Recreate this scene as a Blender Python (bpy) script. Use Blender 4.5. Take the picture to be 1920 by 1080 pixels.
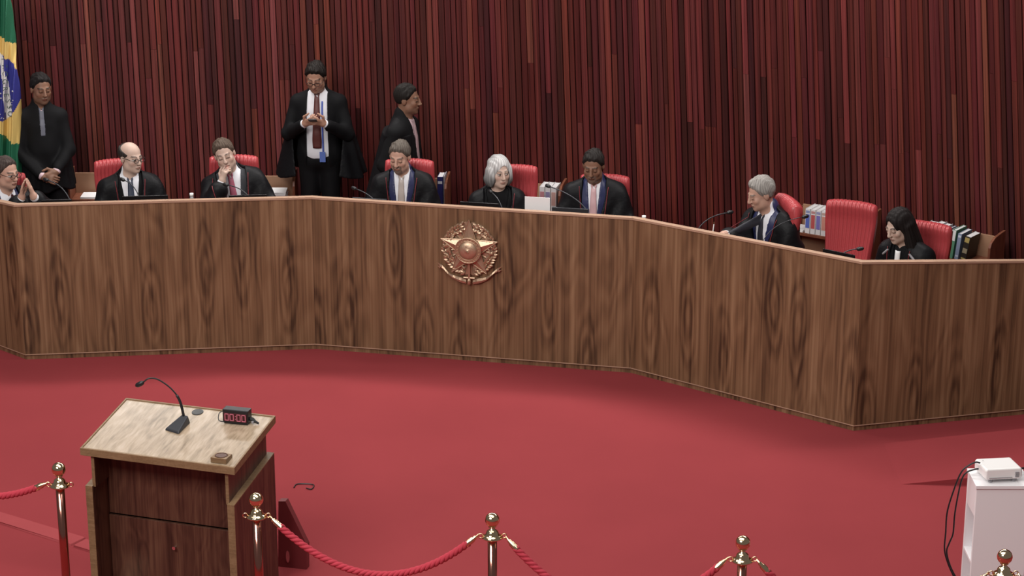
import bpy, math, random
import numpy as np
from mathutils import Vector, Matrix
random.seed(7); np.random.seed(7)
scene = bpy.context.scene
for o in list(bpy.data.objects): bpy.data.objects.remove(o)
col = scene.collection
# ------------------------------------------------------------------ camera
CAM_H = 5.9; FPX = 4050.0; PITCH = math.atan(1315/FPX)
cd = bpy.data.cameras.new('camera'); cam = bpy.data.objects.new('camera', cd); col.objects.link(cam)
cd.sensor_width = 36; cd.lens = 36*FPX/1920; cd.clip_end = 200
cam.location = (0, 0, CAM_H); cam.rotation_euler = (math.pi/2 - PITCH, 0, 0)
scene.camera = cam
# ------------------------------------------------------------------ world, lights, exposure
w = bpy.data.worlds.new('world'); scene.world = w; w.use_nodes = True
w.node_tree.nodes['Background'].inputs[0].default_value = (1.0, 0.95, 0.93, 1)
w.node_tree.nodes['Background'].inputs[1].default_value = 0.30
def area(name, loc, target, sx, sy, power, colr=(1, .96, .92)):
    l = bpy.data.lights.new(name, 'AREA'); l.shape = 'RECTANGLE'; l.size = sx; l.size_y = sy; l.energy = power; l.color = colr
    o = bpy.data.objects.new(name, l); col.objects.link(o); o.location = loc
    o.rotation_euler = (Vector(target)-Vector(loc)).to_track_quat('-Z', 'Y').to_euler()
    return o
area('ceiling_light_dais_left', (-2.6, 18.2, 5.2), (-2.6, 17.2, 0), 4.5, .5, 430)
area('ceiling_light_dais_middle', (1.4, 17.9, 5.2), (1.1, 16.9, 0), 3.6, .5, 370)
area('ceiling_light_dais_right', (3.9, 15.9, 5.2), (3.9, 15.8, 0), 2.6, .5, 290)
area('ceiling_light_court', (-1.5, 11.0, 7.5), (0, 13.5, 0), 9, 4, 860)
area('ceiling_light_front', (-5.0, 5.0, 8.0), (0, 16.5, 1.0), 5, 3, 1850)
vs = scene.view_settings; vs.view_transform = 'Standard'; vs.look = 'None'; vs.gamma = 1; vs.exposure = -1.22; vs.use_curve_mapping = False
# ------------------------------------------------------------------ pixel helpers (photo taken as 1920x1080)
C0 = np.array([0, 0, CAM_H])
def ray(x, y):
    u = (x-960)/FPX; v = -(y-540)/FPX
    return np.array([u, math.cos(PITCH)+v*math.sin(PITCH), -math.sin(PITCH)+v*math.cos(PITCH)])
def onz(x, y, z):
    d = ray(x, y); return C0 + d*((z-CAM_H)/d[2])
def onplane(x, y, p, n):
    """point where the pixel's ray meets the upright plane through p (plan) with plan normal n"""
    d = ray(x, y); return C0 + d*((p[0]*n[0]+p[1]*n[1])/(d[0]*n[0]+d[1]*n[1]))
# ------------------------------------------------------------------ materials
MATS = {}
def nmat(name):
    m = bpy.data.materials.new(name); m.use_nodes = True; MATS[name] = m
    nt = m.node_tree; return m, nt, nt.nodes['Principled BSDF']
def plain(name, c, rough=.6, metal=0., bump=0., bscale=200., var=0., vscale=8., spec=.5, emit=None, alpha=None):
    m, nt, b = nmat(name)
    b.inputs['Base Color'].default_value = (*c, 1); b.inputs['Roughness'].default_value = rough; b.inputs['Metallic'].default_value = metal
    b.inputs['Specular IOR Level'].default_value = spec
    if emit: b.inputs['Emission Color'].default_value = (*emit[0], 1); b.inputs['Emission Strength'].default_value = emit[1]
    tc = nt.nodes.new('ShaderNodeTexCoord')
    if var:
        n = nt.nodes.new('ShaderNodeTexNoise'); n.inputs['Scale'].default_value = vscale; n.inputs['Detail'].default_value = 4
        nt.links.new(tc.outputs['Object'], n.inputs['Vector'])
        mx = nt.nodes.new('ShaderNodeMix'); mx.data_type = 'RGBA'
        mx.inputs[6].default_value = (*[v*(1-var) for v in c], 1); mx.inputs[7].default_value = (*[min(1, v*(1+var)) for v in c], 1)
        nt.links.new(n.outputs['Fac'], mx.inputs[0]); nt.links.new(mx.outputs[2], b.inputs['Base Color'])
    if bump:
        n = nt.nodes.new('ShaderNodeTexNoise'); n.inputs['Scale'].default_value = bscale; n.inputs['Detail'].default_value = 3
        nt.links.new(tc.outputs['Object'], n.inputs['Vector'])
        bp = nt.nodes.new('ShaderNodeBump'); bp.inputs['Strength'].default_value = bump; bp.inputs['Distance'].default_value = .01
        nt.links.new(n.outputs['Fac'], bp.inputs['Height']); nt.links.new(bp.outputs[0], b.inputs['Normal'])
    return m
def math_node(nt, op, a, b=None):
    n = nt.nodes.new('ShaderNodeMath'); n.operation = op
    for i, v in enumerate((a, b)):
        if v is None: continue
        if isinstance(v, (int, float)): n.inputs[i].default_value = v
        else: nt.links.new(v, n.inputs[i])
    return n.outputs[0]
def wood(name, dark, mid, light, src='UV', axes=(1, 1, 1), rough=.45, ovals=.5, rndobj=False):
    """grain runs along the local axis whose entry in axes is smallest"""
    m, nt, b = nmat(name)
    tc = nt.nodes.new('ShaderNodeTexCoord')
    mp = nt.nodes.new('ShaderNodeMapping'); nt.links.new(tc.outputs[src], mp.inputs[0]); mp.inputs['Scale'].default_value = axes
    vec = mp.outputs[0]
    def noise(sc, det, dist=0):
        n = nt.nodes.new('ShaderNodeTexNoise'); n.inputs['Scale'].default_value = sc; n.inputs['Detail'].default_value = det
        n.inputs['Distortion'].default_value = dist; nt.links.new(vec, n.inputs['Vector']); return n.outputs['Fac']
    warp = noise(3.2, 2, .3)
    rings = math_node(nt, 'SINE', math_node(nt, 'MULTIPLY', warp, 55.0))
    vo = nt.nodes.new('ShaderNodeTexVoronoi'); vo.inputs['Scale'].default_value = 3.0; vo.inputs['Randomness'].default_value = .5
    if src == 'UV': vo.voronoi_dimensions = '2D'
    nt.links.new(vec, vo.inputs['Vector'])
    dist = math_node(nt, 'ADD', vo.outputs['Distance'], math_node(nt, 'MULTIPLY', math_node(nt, 'SUBTRACT', noise(10, 3), .5), .22))
    orings = math_node(nt, 'SINE', math_node(nt, 'MULTIPLY', dist, 50.0))
    core = nt.nodes.new('ShaderNodeMapRange'); core.inputs['From Min'].default_value = .20; core.inputs['From Max'].default_value = .36
    core.inputs['To Min'].default_value = 1; core.inputs['To Max'].default_value = 0; nt.links.new(dist, core.inputs['Value'])
    def streak(across, along, det):
        mp2 = nt.nodes.new('ShaderNodeMapping'); nt.links.new(vec, mp2.inputs[0])
        g = [across]*3; g[int(np.argmin(axes))] = along; mp2.inputs['Scale'].default_value = g
        st = nt.nodes.new('ShaderNodeTexNoise'); st.inputs['Scale'].default_value = 1; st.inputs['Detail'].default_value = det
        st.inputs['Distortion'].default_value = .4
        nt.links.new(mp2.outputs[0], st.inputs['Vector']); return math_node(nt, 'SUBTRACT', st.outputs['Fac'], .5)
    f = math_node(nt, 'MULTIPLY', rings, .07)
    f = math_node(nt, 'ADD', f, math_node(nt, 'MULTIPLY', math_node(nt, 'MULTIPLY', orings, core.outputs[0]), .11*ovals))
    f = math_node(nt, 'SUBTRACT', f, math_node(nt, 'MULTIPLY', core.outputs[0], .12*ovals))
    f = math_node(nt, 'ADD', f, math_node(nt, 'MULTIPLY', streak(14, 1.6, 3), .95))
    f = math_node(nt, 'ADD', f, math_node(nt, 'MULTIPLY', streak(60, 2.5, 4), .75))
    f = math_node(nt, 'ADD', f, .5)
    cr = nt.nodes.new('ShaderNodeValToRGB'); nt.links.new(f, cr.inputs[0])
    e = cr.color_ramp.elements; e[0].position = .12; e[0].color = (*dark, 1); e[1].position = .88; e[1].color = (*light, 1)
    k = cr.color_ramp.elements.new(.5); k.color = (*mid, 1)
    nt.links.new(cr.outputs[0], b.inputs['Base Color']); b.inputs['Roughness'].default_value = rough
    b.inputs['Specular IOR Level'].default_value = .35
    return m
# bench laminate: UV in metres, v = height
M_bench = wood('walnut_laminate', (.050, .024, .012), (.178, .094, .048), (.29, .172, .095), 'UV', (1.0, .18, 1.0), .5, 1.0)
M_edge = plain('pale_edge_band', (.40, .25, .17), .5, var=.15)
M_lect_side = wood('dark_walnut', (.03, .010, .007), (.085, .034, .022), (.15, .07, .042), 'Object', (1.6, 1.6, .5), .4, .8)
M_lect_top = wood('lectern_top_walnut_glare', (.20, .145, .095), (.37, .28, .195), (.50, .39, .295), 'Object', (1.3, .42, 1.3), .25, .9)  # walnut made paler and greyer: ceiling light glare is put into its colour
M_lect_edge = wood('lectern_edge_band', (.15, .09, .045), (.22, .135, .07), (.28, .18, .10), 'Object', (4, 4, 4), .45, .0)
M_shelf = wood('shelf_veneer', (.12, .035, .02), (.20, .07, .04), (.27, .11, .06), 'Object', (2, 2, .6), .4, .3)
M_shelf_in = plain('shelf_tan', (.36, .20, .12), .55, var=.1)
M_red = plain('red_carpet', (.285, .043, .049), .95, bump=.35, bscale=420, var=.10, vscale=1.3, spec=.1)
M_redstrip = plain('red_carpet_strip', (.35, .064, .070), .9, bump=.3, bscale=420, var=.06, spec=.1)
M_dais = plain('dais_carpet', (.22, .03, .033), .95, spec=.1, var=.08)
M_backing = plain('wall_backing', (.04, .012, .011), .8)
M_leather = plain('red_leather', (.42, .055, .062), .33, bump=.12, bscale=120, spec=.5)
M_blackplastic = plain('black_plastic', (.012, .012, .014), .4)
M_darkgrey = plain('dark_grey_metal', (.045, .047, .055), .35, .3)
M_screen = plain('laptop_black', (.008, .008, .010), .25)
M_gold = plain('polished_brass', (.86, .66, .42), .10, 1.0)
M_bronze = plain('emblem_bronze', (.54, .38, .26), .42, .75, bump=.15, bscale=60, var=.12, vscale=30)
M_pole = plain('stanchion_pole_carpet_reflection', (.50, .22, .17), .16, 1.0)  # brass pole, the carpet's red reflection is put into its base colour
M_rope = plain('red_velvet_rope', (.50, .05, .075), .8, bump=.3, bscale=300, spec=.2)
M_white = plain('white_laminate', (.90, .88, .90), .4)
M_whiteplastic = plain('white_plastic', (.93, .92, .91), .35)
M_paper = plain('white_paper', (.80, .79, .80), .8)
M_greyvent = plain('grey_vent', (.30, .29, .31), .6)
M_redlacquer = plain('dark_red_panel', (.17, .022, .026), .55, var=.08)
M_led = plain('led_red', (.40, .10, .14), .4, emit=((1.0, .30, .38), .30))
M_ledoff = plain('led_off', (.05, .006, .008), .4)
M_clear = plain('clear_plastic', (.75, .76, .80), .12); MATS['clear_plastic'].node_tree.nodes['Principled BSDF'].inputs['Transmission Weight'].default_value = .75
M_chrome = plain('chrome', (.75, .74, .72), .15, 1.0)
M_flag_green = plain('flag_green', (.012, .13, .065), .6, bump=.1, bscale=60, var=.06)
M_flag_yellow = plain('flag_yellow', (.70, .50, .16), .6, bump=.1, bscale=60, var=.06)
M_flag_blue = plain('flag_blue', (.03, .035, .24), .55, bump=.1, bscale=60, var=.06)
M_flag_white = plain('flag_white', (.75, .74, .72), .6)
M_flag_letter = plain('flag_letter_green', (.05, .09, .07), .6)
M_robe = plain('black_robe_fabric', (.0045, .0045, .006), .55, bump=.35, bscale=26, var=.2, vscale=12, spec=.2)
M_cape = plain('black_cape_fabric', (.004, .004, .0052), .6, bump=.3, bscale=22, var=.2, vscale=12, spec=.18)
M_suit = plain('black_suit', (.005, .005, .006), .75, spec=.15)
M_charcoal = plain('charcoal_suit', (.035, .036, .042), .75, spec=.3)
M_navy = plain('navy_silk', (.016, .020, .075), .45, spec=.5)
M_shirt = plain('white_shirt', (.74, .74, .79), .8, bump=.1, bscale=40)
M_pinkshirt = plain('pink_shirt', (.62, .46, .50), .8)
M_cord = plain('red_cord', (.17, .014, .02), .6)
M_lens = plain('lens_dark_frame', (.015, .012, .012), .3)
M_shoe = plain('black_shoe', (.01, .01, .01), .3)
def tie_mat(name, c): return plain(name, c, .5, bump=.1, bscale=200)
def slat_material():
    m, nt, b = nmat('slat_wood')
    oi = nt.nodes.new('ShaderNodeObjectInfo'); tc = nt.nodes.new('ShaderNodeTexCoord')
    ad = nt.nodes.new('ShaderNodeVectorMath'); ad.operation = 'ADD'
    sc = nt.nodes.new('ShaderNodeVectorMath'); sc.operation = 'SCALE'; nt.links.new(oi.outputs['Location'], sc.inputs[0]); sc.inputs['Scale'].default_value = 3.7
    nt.links.new(tc.outputs['Object'], ad.inputs[0]); nt.links.new(sc.outputs[0], ad.inputs[1])
    mp = nt.nodes.new('ShaderNodeMapping'); nt.links.new(ad.outputs[0], mp.inputs[0]); mp.inputs['Scale'].default_value = (70, 70, 2.2)
    n = nt.nodes.new('ShaderNodeTexNoise'); n.inputs['Scale'].default_value = 1; n.inputs['Detail'].default_value = 4; nt.links.new(mp.outputs[0], n.inputs['Vector'])
    mr = nt.nodes.new('ShaderNodeMapRange'); nt.links.new(n.outputs['Fac'], mr.inputs['Value'])
    mr.inputs['From Min'].default_value = .25; mr.inputs['From Max'].default_value = .75; mr.inputs['To Min'].default_value = .45; mr.inputs['To Max'].default_value = 1.5
    mx = nt.nodes.new('ShaderNodeVectorMath'); mx.operation = 'SCALE'; nt.links.new(oi.outputs['Color'], mx.inputs[0]); nt.links.new(mr.outputs[0], mx.inputs['Scale'])
    nt.links.new(mx.outputs[0], b.inputs['Base Color']); b.inputs['Roughness'].default_value = .55; b.inputs['Specular IOR Level'].default_value = .35
    return m
M_slat = slat_material()
# ------------------------------------------------------------------ mesh helpers
def tag(o, label=None, cat=None, group=None, kind=None):
    if label: o['label'] = label
    if cat: o['category'] = cat
    if group: o['group'] = group
    if kind: o['kind'] = kind
    return o
def empty(name, loc=(0, 0, 0), rz=0, label=None, cat=None, group=None):
    o = bpy.data.objects.new(name, None); col.objects.link(o); o.location = loc; o.rotation_euler = (0, 0, rz); o.empty_display_size = .05
    return tag(o, label, cat, group)
def mesh_obj(name, V, F, m, parent=None, smooth=False, uv=None, bevel=0, mats=None, fm=None):
    me = bpy.data.meshes.new(name); me.from_pydata([tuple(map(float, v)) for v in V], [], [tuple(map(int, f)) for f in F])
    if mats:
        for q in mats: me.materials.append(q)
        if fm is not None: me.polygons.foreach_set('material_index', np.array(fm, dtype=np.int32))
    else: me.materials.append(m)
    if smooth: me.polygons.foreach_set('use_smooth', np.ones(len(me.polygons), dtype=bool))
    if uv is not None:
        ul = me.uv_layers.new(name='UVMap')
        for p in me.polygons:
            for li in p.loop_indices: ul.data[li].uv = uv[me.loops[li].vertex_index]
    me.update()
    o = bpy.data.objects.new(name, me); col.objects.link(o)
    if parent: o.parent = parent
    if bevel:
        b = o.modifiers.new('bevel', 'BEVEL'); b.width = bevel; b.segments = 2; b.limit_method = 'ANGLE'; b.harden_normals = False
    return o
class MB:
    def __init__(s): s.V = []; s.F = []
    def add(s, V, F):
        k = len(s.V); s.V += [np.array(v, float) for v in V]; s.F += [tuple(i+k for i in f) for f in F]; return s
    def box(s, lo, hi, mtx=None):
        x0, y0, z0 = lo; x1, y1, z1 = hi
        V = [(x0,y0,z0),(x1,y0,z0),(x1,y1,z0),(x0,y1,z0),(x0,y0,z1),(x1,y0,z1),(x1,y1,z1),(x0,y1,z1)]
        if mtx is not None: V = [mtx @ Vector(v) for v in V]
        return s.add(V, [(0,3,2,1),(4,5,6,7),(0,1,5,4),(1,2,6,5),(2,3,7,6),(3,0,4,7)])
    def prism(s, poly, a, b, axis='y'):
        """poly: 2D points; extruded from a to b along axis (x: poly=(y,z); y: poly=(x,z); z: poly=(x,y))"""
        def p3(p, t): return {'x': (t, p[0], p[1]), 'y': (p[0], t, p[1]), 'z': (p[0], p[1], t)}[axis]
        n = len(poly); V = [p3(p, a) for p in poly]+[p3(p, b) for p in poly]
        F = [tuple(range(n))[::-1], tuple(range(n, 2*n))]+[(i, (i+1) % n, n+(i+1) % n, n+i) for i in range(n)]
        return s.add(V, F)
    def tube(s, pts, r, n=8, caps=True):
        pts = [np.array(p, float) for p in pts]; R = r if hasattr(r, '__len__') else [r]*len(pts)
        V = []; up = np.array([0, 0, 1.]);
        t0 = pts[1]-pts[0]; t0 /= np.linalg.norm(t0)
        if abs(t0[2]) > .9: up = np.array([1., 0, 0])
        a = np.cross(t0, up); a /= np.linalg.norm(a)
        for i, p in enumerate(pts):
            t = pts[min(i+1, len(pts)-1)]-pts[max(i-1, 0)]; t /= (np.linalg.norm(t)+1e-12)
            a = a-t*np.dot(a, t); a /= np.linalg.norm(a); b = np.cross(t, a)
            V += [p+R[i]*(a*math.cos(2*math.pi*j/n)+b*math.sin(2*math.pi*j/n)) for j in range(n)]
        F = [(i*n+j, i*n+(j+1) % n, (i+1)*n+(j+1) % n, (i+1)*n+j) for i in range(len(pts)-1) for j in range(n)]
        if caps: F += [tuple(range(n))[::-1], tuple(range((len(pts)-1)*n, len(pts)*n))]
        return s.add(V, F)
    def lathe(s, prof, n=20, c=(0, 0, 0)):
        """prof: (r,z) list bottom to top"""
        V = [(c[0]+r*math.cos(2*math.pi*j/n), c[1]+r*math.sin(2*math.pi*j/n), c[2]+z) for r, z in prof for j in range(n)]
        F = [(i*n+j, i*n+(j+1) % n, (i+1)*n+(j+1) % n, (i+1)*n+j) for i in range(len(prof)-1) for j in range(n)]
        F += [tuple(range(n))[::-1], tuple(range((len(prof)-1)*n, len(prof)*n))]
        return s.add(V, F)
    def xform(s, mtx):
        s.V = [np.array(mtx @ Vector(v)) for v in s.V]; return s
    def build(s, name, m, parent=None, smooth=False, bevel=0, uv=None):
        return mesh_obj(name, s.V, s.F, m, parent, smooth, uv, bevel)
def box(name, lo, hi, m, parent=None, bevel=.002): return MB().box(lo, hi).build(name, m, parent, bevel=bevel)
def bez(p0, p1, p2, p3, n=14):
    p0, p1, p2, p3 = [np.array(p, float) for p in (p0, p1, p2, p3)]
    return [(1-t)**3*p0+3*t*(1-t)**2*p1+3*t*t*(1-t)*p2+t**3*p3 for t in np.linspace(0, 1, n)]
def crom(pts, n=10):
    pts = [np.array(p, float) for p in pts]; P = [2*pts[0]-pts[1]]+pts+[2*pts[-1]-pts[-2]]; out = []
    for i in range(1, len(P)-2):
        for t in np.linspace(0, 1, n, endpoint=False):
            a, b, c, d = P[i-1:i+3]
            out.append(.5*(2*b+(c-a)*t+(2*a-5*b+4*c-d)*t*t+(3*b-a-3*c+d)*t**3))
    return out+[pts[-1]]
# ================================================================== STRUCTURE
DAIS = .30
fl = mesh_obj('floor', [(-14, 2, 0), (14, 2, 0), (14, 22, 0), (-14, 22, 0)], [(0, 1, 2, 3)], M_red); tag(fl, 'red carpeted courtroom floor', kind='structure')
# plan of the bench front (from the photo's floor line) and its parapet heights
PF = [onz(x, y, 0)[:2] for x, y in ((0, 657), (48, 675), (592, 655), (1182, 700), (1600, 809), (1920, 778))]
HF = [1.266, 1.294, 1.285, 1.275, 1.304, 1.209]
PF[0] = PF[1]+(PF[0]-PF[1])/np.linalg.norm(PF[0]-PF[1])*1.9; HF[0] = 1.20
PF[5] = PF[4]+(PF[5]-PF[4])*1.5; HF[5] = HF[4]+(HF[5]-HF[4])*1.5
def segdir(i):
    d = PF[i+1]-PF[i]; L = np.linalg.norm(d); d = d/L; return d, np.array([-d[1], d[0]]), L    # along, back normal, length
def offset_poly(dist):
    out = []
    for i in range(6):
        if i == 0: d, n, L = segdir(0); out.append(PF[0]+n*dist)
        elif i == 5: d, n, L = segdir(4); out.append(PF[5]+n*dist)
        else:
            d1, n1, _ = segdir(i-1); d2, n2, _ = segdir(i); b = n1+n2; b /= np.linalg.norm(b); out.append(PF[i]+b*dist/np.dot(b, n1))
    return out
def behind(i, depth, x, y):
    """pixel -> point on the upright plane a given depth behind bench face i"""
    d, n, L = segdir(i); return onplane(x, y, PF[i]+n*depth, n)
# back wall: leaning slightly inward towards the court, clad with vertical slats
WC = crom([(-7.5, 18.85), (-4.5, 18.85), (-2.5, 18.85), (-.8, 18.75), (.8, 18.45), (2.2, 17.95), (3.5, 17.2), (4.6, 16.25), (5.6, 15.1), (6.4, 13.9)], 24)
WC = np.array(WC); seglen = np.linalg.norm(np.diff(WC, axis=0), axis=1); cum = np.concatenate([[0], np.cumsum(seglen)])
def wall_at(s):
    i = min(max(int(np.searchsorted(cum, s))-1, 0), len(seglen)-1); t = (s-cum[i])/seglen[i]
    p = WC[i]*(1-t)+WC[i+1]*t; d = (WC[i+1]-WC[i])/seglen[i]; return p, d, np.array([d[1], -d[0]])       # point, along, inward normal
WTOP = 3.9
def lean_at(p): return float(np.interp(p[0], [-4.5, -1.5, .5, 4.5], [.02, .10, .19, .19]))   # the cladding leans in more towards the right
V = []; F = []
for i in range(len(WC)):
    p, d, n = wall_at(cum[i])
    LEAN = lean_at(p)
    V += [(p[0], p[1], 0), (p[0]+n[0]*LEAN*WTOP, p[1]+n[1]*LEAN*WTOP, WTOP)]
    if i: F.append((2*i-2, 2*i, 2*i+1, 2*i-1))
wall = mesh_obj('wall_back', V, F, M_backing); tag(wall, 'curved back wall clad in dark red vertical wooden slats', kind='structure')
SLATC = [(.045, .0085, .0080), (.068, .0115, .0100), (.088, .0145, .0125), (.108, .0185, .0155), (.140, .026, .0200), (.150, .034, .026)]
slat_meshes = {}
def slat_mesh(wd):
    key = round(wd, 3)
    if key not in slat_meshes:
        h = key/2; c = .004; D = .026
        poly = [(-h, 0), (h, 0), (h, D-c), (h-c, D), (-h+c, D), (-h, D-c)]
        mb = MB().prism(poly, 0, 1, 'z'); me = bpy.data.meshes.new('slat'); me.from_pydata([tuple(v) for v in mb.V], [], mb.F); me.materials.append(M_slat)
        slat_meshes[key] = me
    return slat_meshes[key]
def slat(s, z0, z1, wd, c, proud):
    p, d, n = wall_at(s); LEAN = lean_at(p); up = np.array([n[0]*LEAN, n[1]*LEAN, 1.]); up /= np.linalg.norm(up)
    x = np.array([d[0], d[1], 0]); y = np.cross(up, x)          # y points into the room
    if np.dot(y[:2], n) < 0: y = -y; x = -x
    o = bpy.data.objects.new('slat', slat_mesh(wd)); col.objects.link(o); o.parent = wall
    L = (z1-z0)/up[2]; q = np.array([p[0], p[1], 0])+up*(z0/up[2])+y*proud
    M = Matrix(((x[0], y[0], up[0]*L, q[0]), (x[1], y[1], up[1]*L, q[1]), (x[2], y[2], up[2]*L, q[2]), (0, 0, 0, 1)))
    o.matrix_world = M; o.color = (*c, 1)
    return o
rs = random.Random(11)
def slat_col():
    r = rs.random()
    k = 0 if r < .14 else 1 if r < .40 else 2 if r < .66 else 3 if r < .86 else 4 if r < .965 else 5
    v = 1.22*rs.uniform(.85, 1.18); c = SLATC[k]; return (c[0]*v, c[1]*1.12*v*rs.uniform(.85, 1.2), c[2]*1.15*v*rs.uniform(.85, 1.25))
# the part of the wall the photo shows: every slat its own piece; beyond it one joined mesh
s0 = 7.5-4.75; s1 = None
for i in range(len(WC)):
    if WC[i][0] > 4.75: s1 = cum[i]; break
s = s0; nsl = 0
while s < s1:
    wd = rs.choice([.036, .042, .044, .048, .048, .052]); proud = rs.choice([0, 0, .002, .004, .007])
    r = rs.random(); cut = None
    if r < .30: cut = rs.choice([1.52, 1.55, 1.75, 2.05, 2.12, 2.3])+rs.uniform(-.03, .03)
    if cut: slat(s+wd/2, .05, cut-.002, wd, slat_col(), proud); slat(s+wd/2, cut, WTOP, wd, slat_col(), proud); nsl += 2
    else: slat(s+wd/2, .05, WTOP, wd, slat_col(), proud); nsl += 1
    s += wd+rs.uniform(.006, .010)
print('slats', nsl)
def far_slats(a, b):
    mb = MB(); s = a
    while s < b:
        p, d, n = wall_at(s+.022); M = np.array([n[0], n[1]])
        q = [p-d*.021, p+d*.021, p+d*.021+n*.03, p-d*.021+n*.03]; T = M*lean_at(p)*WTOP
        mb.add([(*v, .05) for v in q]+[(*(v+T), WTOP) for v in q], [(0,1,5,4),(1,2,6,5),(2,3,7,6),(3,0,4,7),(4,5,6,7)]); s += .055
    o = mb.build('slat_run', M_slat, wall); o.color = (.085, .014, .012, 1); o['kind'] = 'stuff'
far_slats(.05, s0-.05); far_slats(s1+.02, cum[-1]-.1)
# dais platform
ip = offset_poly(.06)
poly = [tuple(p) for p in ip]+[tuple(p) for p in WC[::-6]]
n = len(poly)
mesh_obj('floor_dais', [(*p, 0) for p in poly]+[(*p, DAIS) for p in poly], [tuple(range(n, 2*n))]+[(i, (i+1) % n, n+(i+1) % n, n+i) for i in range(n)], M_dais)
tag(bpy.data.objects['floor_dais'], 'raised carpeted platform behind the judges bench', kind='structure')
# ================================================================== JUDGES' BENCH
bench = empty('judges_bench', (0, 0, 0), 0, 'long angled walnut judges bench curving across the courtroom', 'bench')
inn = offset_poly(.045); kick = offset_poly(.012); out_ = offset_poly(-.006)
ucum = 0
for i in range(5):
    d, nb, L = segdir(i)
    a, b = PF[i], PF[i+1]; ai, bi = inn[i], inn[i+1]; ka, kb = kick[i], kick[i+1]; ha, hb = HF[i], HF[i+1]; z0 = .048
    V = [(*a, z0), (*b, z0), (*bi, z0), (*ai, z0), (*a, ha-.016), (*b, hb-.016), (*bi, hb-.016), (*ai, ha-.016)]
    uv = [(ucum, z0), (ucum+L, z0), (ucum+L, z0), (ucum, z0), (ucum, ha), (ucum+L, hb), (ucum+L, hb), (ucum, ha)]
    Fb = [(0,1,5,4), (1,2,6,5), (2,3,7,6), (3,0,4,7), (4,5,6,7), (0,3,2,1)]
    mesh_obj('front_panel', V, Fb, M_bench, bench, uv=uv)
    V = [(*out_[i], ha-.016), (*out_[i+1], hb-.016), (*bi, hb-.016), (*ai, ha-.016), (*out_[i], ha), (*out_[i+1], hb), (*bi, hb), (*ai, ha)]
    mesh_obj('top_edge', V, Fb, M_edge, bench)
    V = [(*ka, 0), (*kb, 0), (*bi, 0), (*ai, 0), (*ka, .040), (*kb, .040), (*bi, .040), (*ai, .040)]
    mesh_obj('kick_board', V, Fb, M_bench, bench, uv=[(ucum+7, 0), (ucum+L+7, 0), (ucum+L+7, 0), (ucum+7, 0), (ucum+7, .05), (ucum+L+7, .05), (ucum+L+7, .05), (ucum+7, .05)])
    V = [(*a, .040), (*b, .040), (*bi, .040), (*ai, .040), (*a, .048), (*b, .048), (*bi, .048), (*ai, .048)]
    mesh_obj('base_trim', V, Fb, M_edge, bench)
    ucum += L+.13
WT = .98; wo = offset_poly(.55)
for i in range(5):
    V = [(*inn[i], WT-.03), (*inn[i+1], WT-.03), (*wo[i+1], WT-.03), (*wo[i], WT-.03), (*inn[i], WT), (*inn[i+1], WT), (*wo[i+1], WT), (*wo[i], WT)]
    mesh_obj('worktop', V, Fb, M_bench, bench, uv=[(v[0], v[1]) for v in V])
# carpeted ramp whose upright side shows right of the court, and the carpeted cable strip on the left
r0 = onz(1690, 908, 0); rx1 = 4.6; h1 = .115*(rx1-r0[0])
rp = MB().add([(r0[0], r0[1], 0), (rx1, r0[1]-.05, 0), (rx1, r0[1]+.75, 0), (r0[0], r0[1]+.75, 0), (rx1, r0[1]-.05, h1), (rx1, r0[1]+.75, h1)],
   [(0, 1, 4), (3, 5, 2), (0, 4, 5, 3), (1, 2, 5, 4), (0, 3, 2, 1)]).build('carpeted_ramp', M_red)
tag(rp, 'low red carpeted ramp rising to the right behind the white cabinet', 'ramp')
pa = onz(-60, 952, 0); pb = onz(146, 1018, 0); pc = onz(150, 1019, 0); pe = onz(210, 1037, 0)
ng = empty('cable_cover', tuple(pa), 0, 'flat red carpeted strip across the floor left of the lectern', 'floor strip')
for q0, q1 in ((pa, pb), (pc, pe)):
    d = q1-q0; d /= np.linalg.norm(d); nn = np.array([-d[1], d[0], 0])*.065
    mb = MB(); V = [q0-nn*.9, q1-nn, q1+nn, q0+nn*.9]
    mb.add([v-pa for v in V]+[v-pa*1+np.array([0, 0, .012])-.12*(v-(q0+q1)/2)*np.array([0, .3, 0]) for v in V], [(0,1,5,4),(1,2,6,5),(2,3,7,6),(3,0,4,7),(4,5,6,7)])
    mb.build('strip_section', M_redstrip, ng)
# ================================================================== EMBLEM ON THE BENCH
d2, nb2, L2 = segdir(2)
ec = PF[2]+d2*(L2/2)
em = empty('coat_of_arms', (ec[0], ec[1], .945), math.atan2(d2[1], d2[0]), 'bronze relief coat of arms with star and wreath on the bench front', 'emblem')
# local frame: x along the bench, -y out towards the court, z up
def disc_prof(R, y0, y1, n, scal=0, ns=0):
    V = []; F = []
    for y in (y0, y1):
        for k in range(n):
            a = 2*math.pi*k/n; r = R*(1+(scal*abs(math.sin(ns*a/2)) if scal else 0)); V.append((r*math.cos(a), y, r*math.sin(a)))
    F = [tuple(range(n)), tuple(range(2*n-1, n-1, -1))]+[(i, n+i, n+(i+1) % n, (i+1) % n) for i in range(n)]
    return V, F
V, F = disc_prof(.205, -.002, -.012, 160, .07, 20); mesh_obj('sunburst_plate', V, F, M_bronze, em)
# sun rays
for k in range(20):
    a = 2*math.pi*(k+.5)/20; mb = MB(); c, s_ = math.cos(a), math.sin(a); t = np.array([-s_, 0, c]); r_ = np.array([c, 0, s_])
    mb.add([r_*.10-t*.006+(0, -.012, 0), r_*.10+t*.006+(0, -.012, 0), r_*.216+t*.016+(0, -.011, 0), r_*.216-t*.016+(0, -.011, 0), r_*.12+(0, -.02, 0), r_*.212+(0, -.017, 0)],
           [(0, 3, 5, 4), (1, 4, 5, 2), (0, 4, 1), (2, 5, 3)]).build('sun_ray', M_bronze, em)
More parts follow.
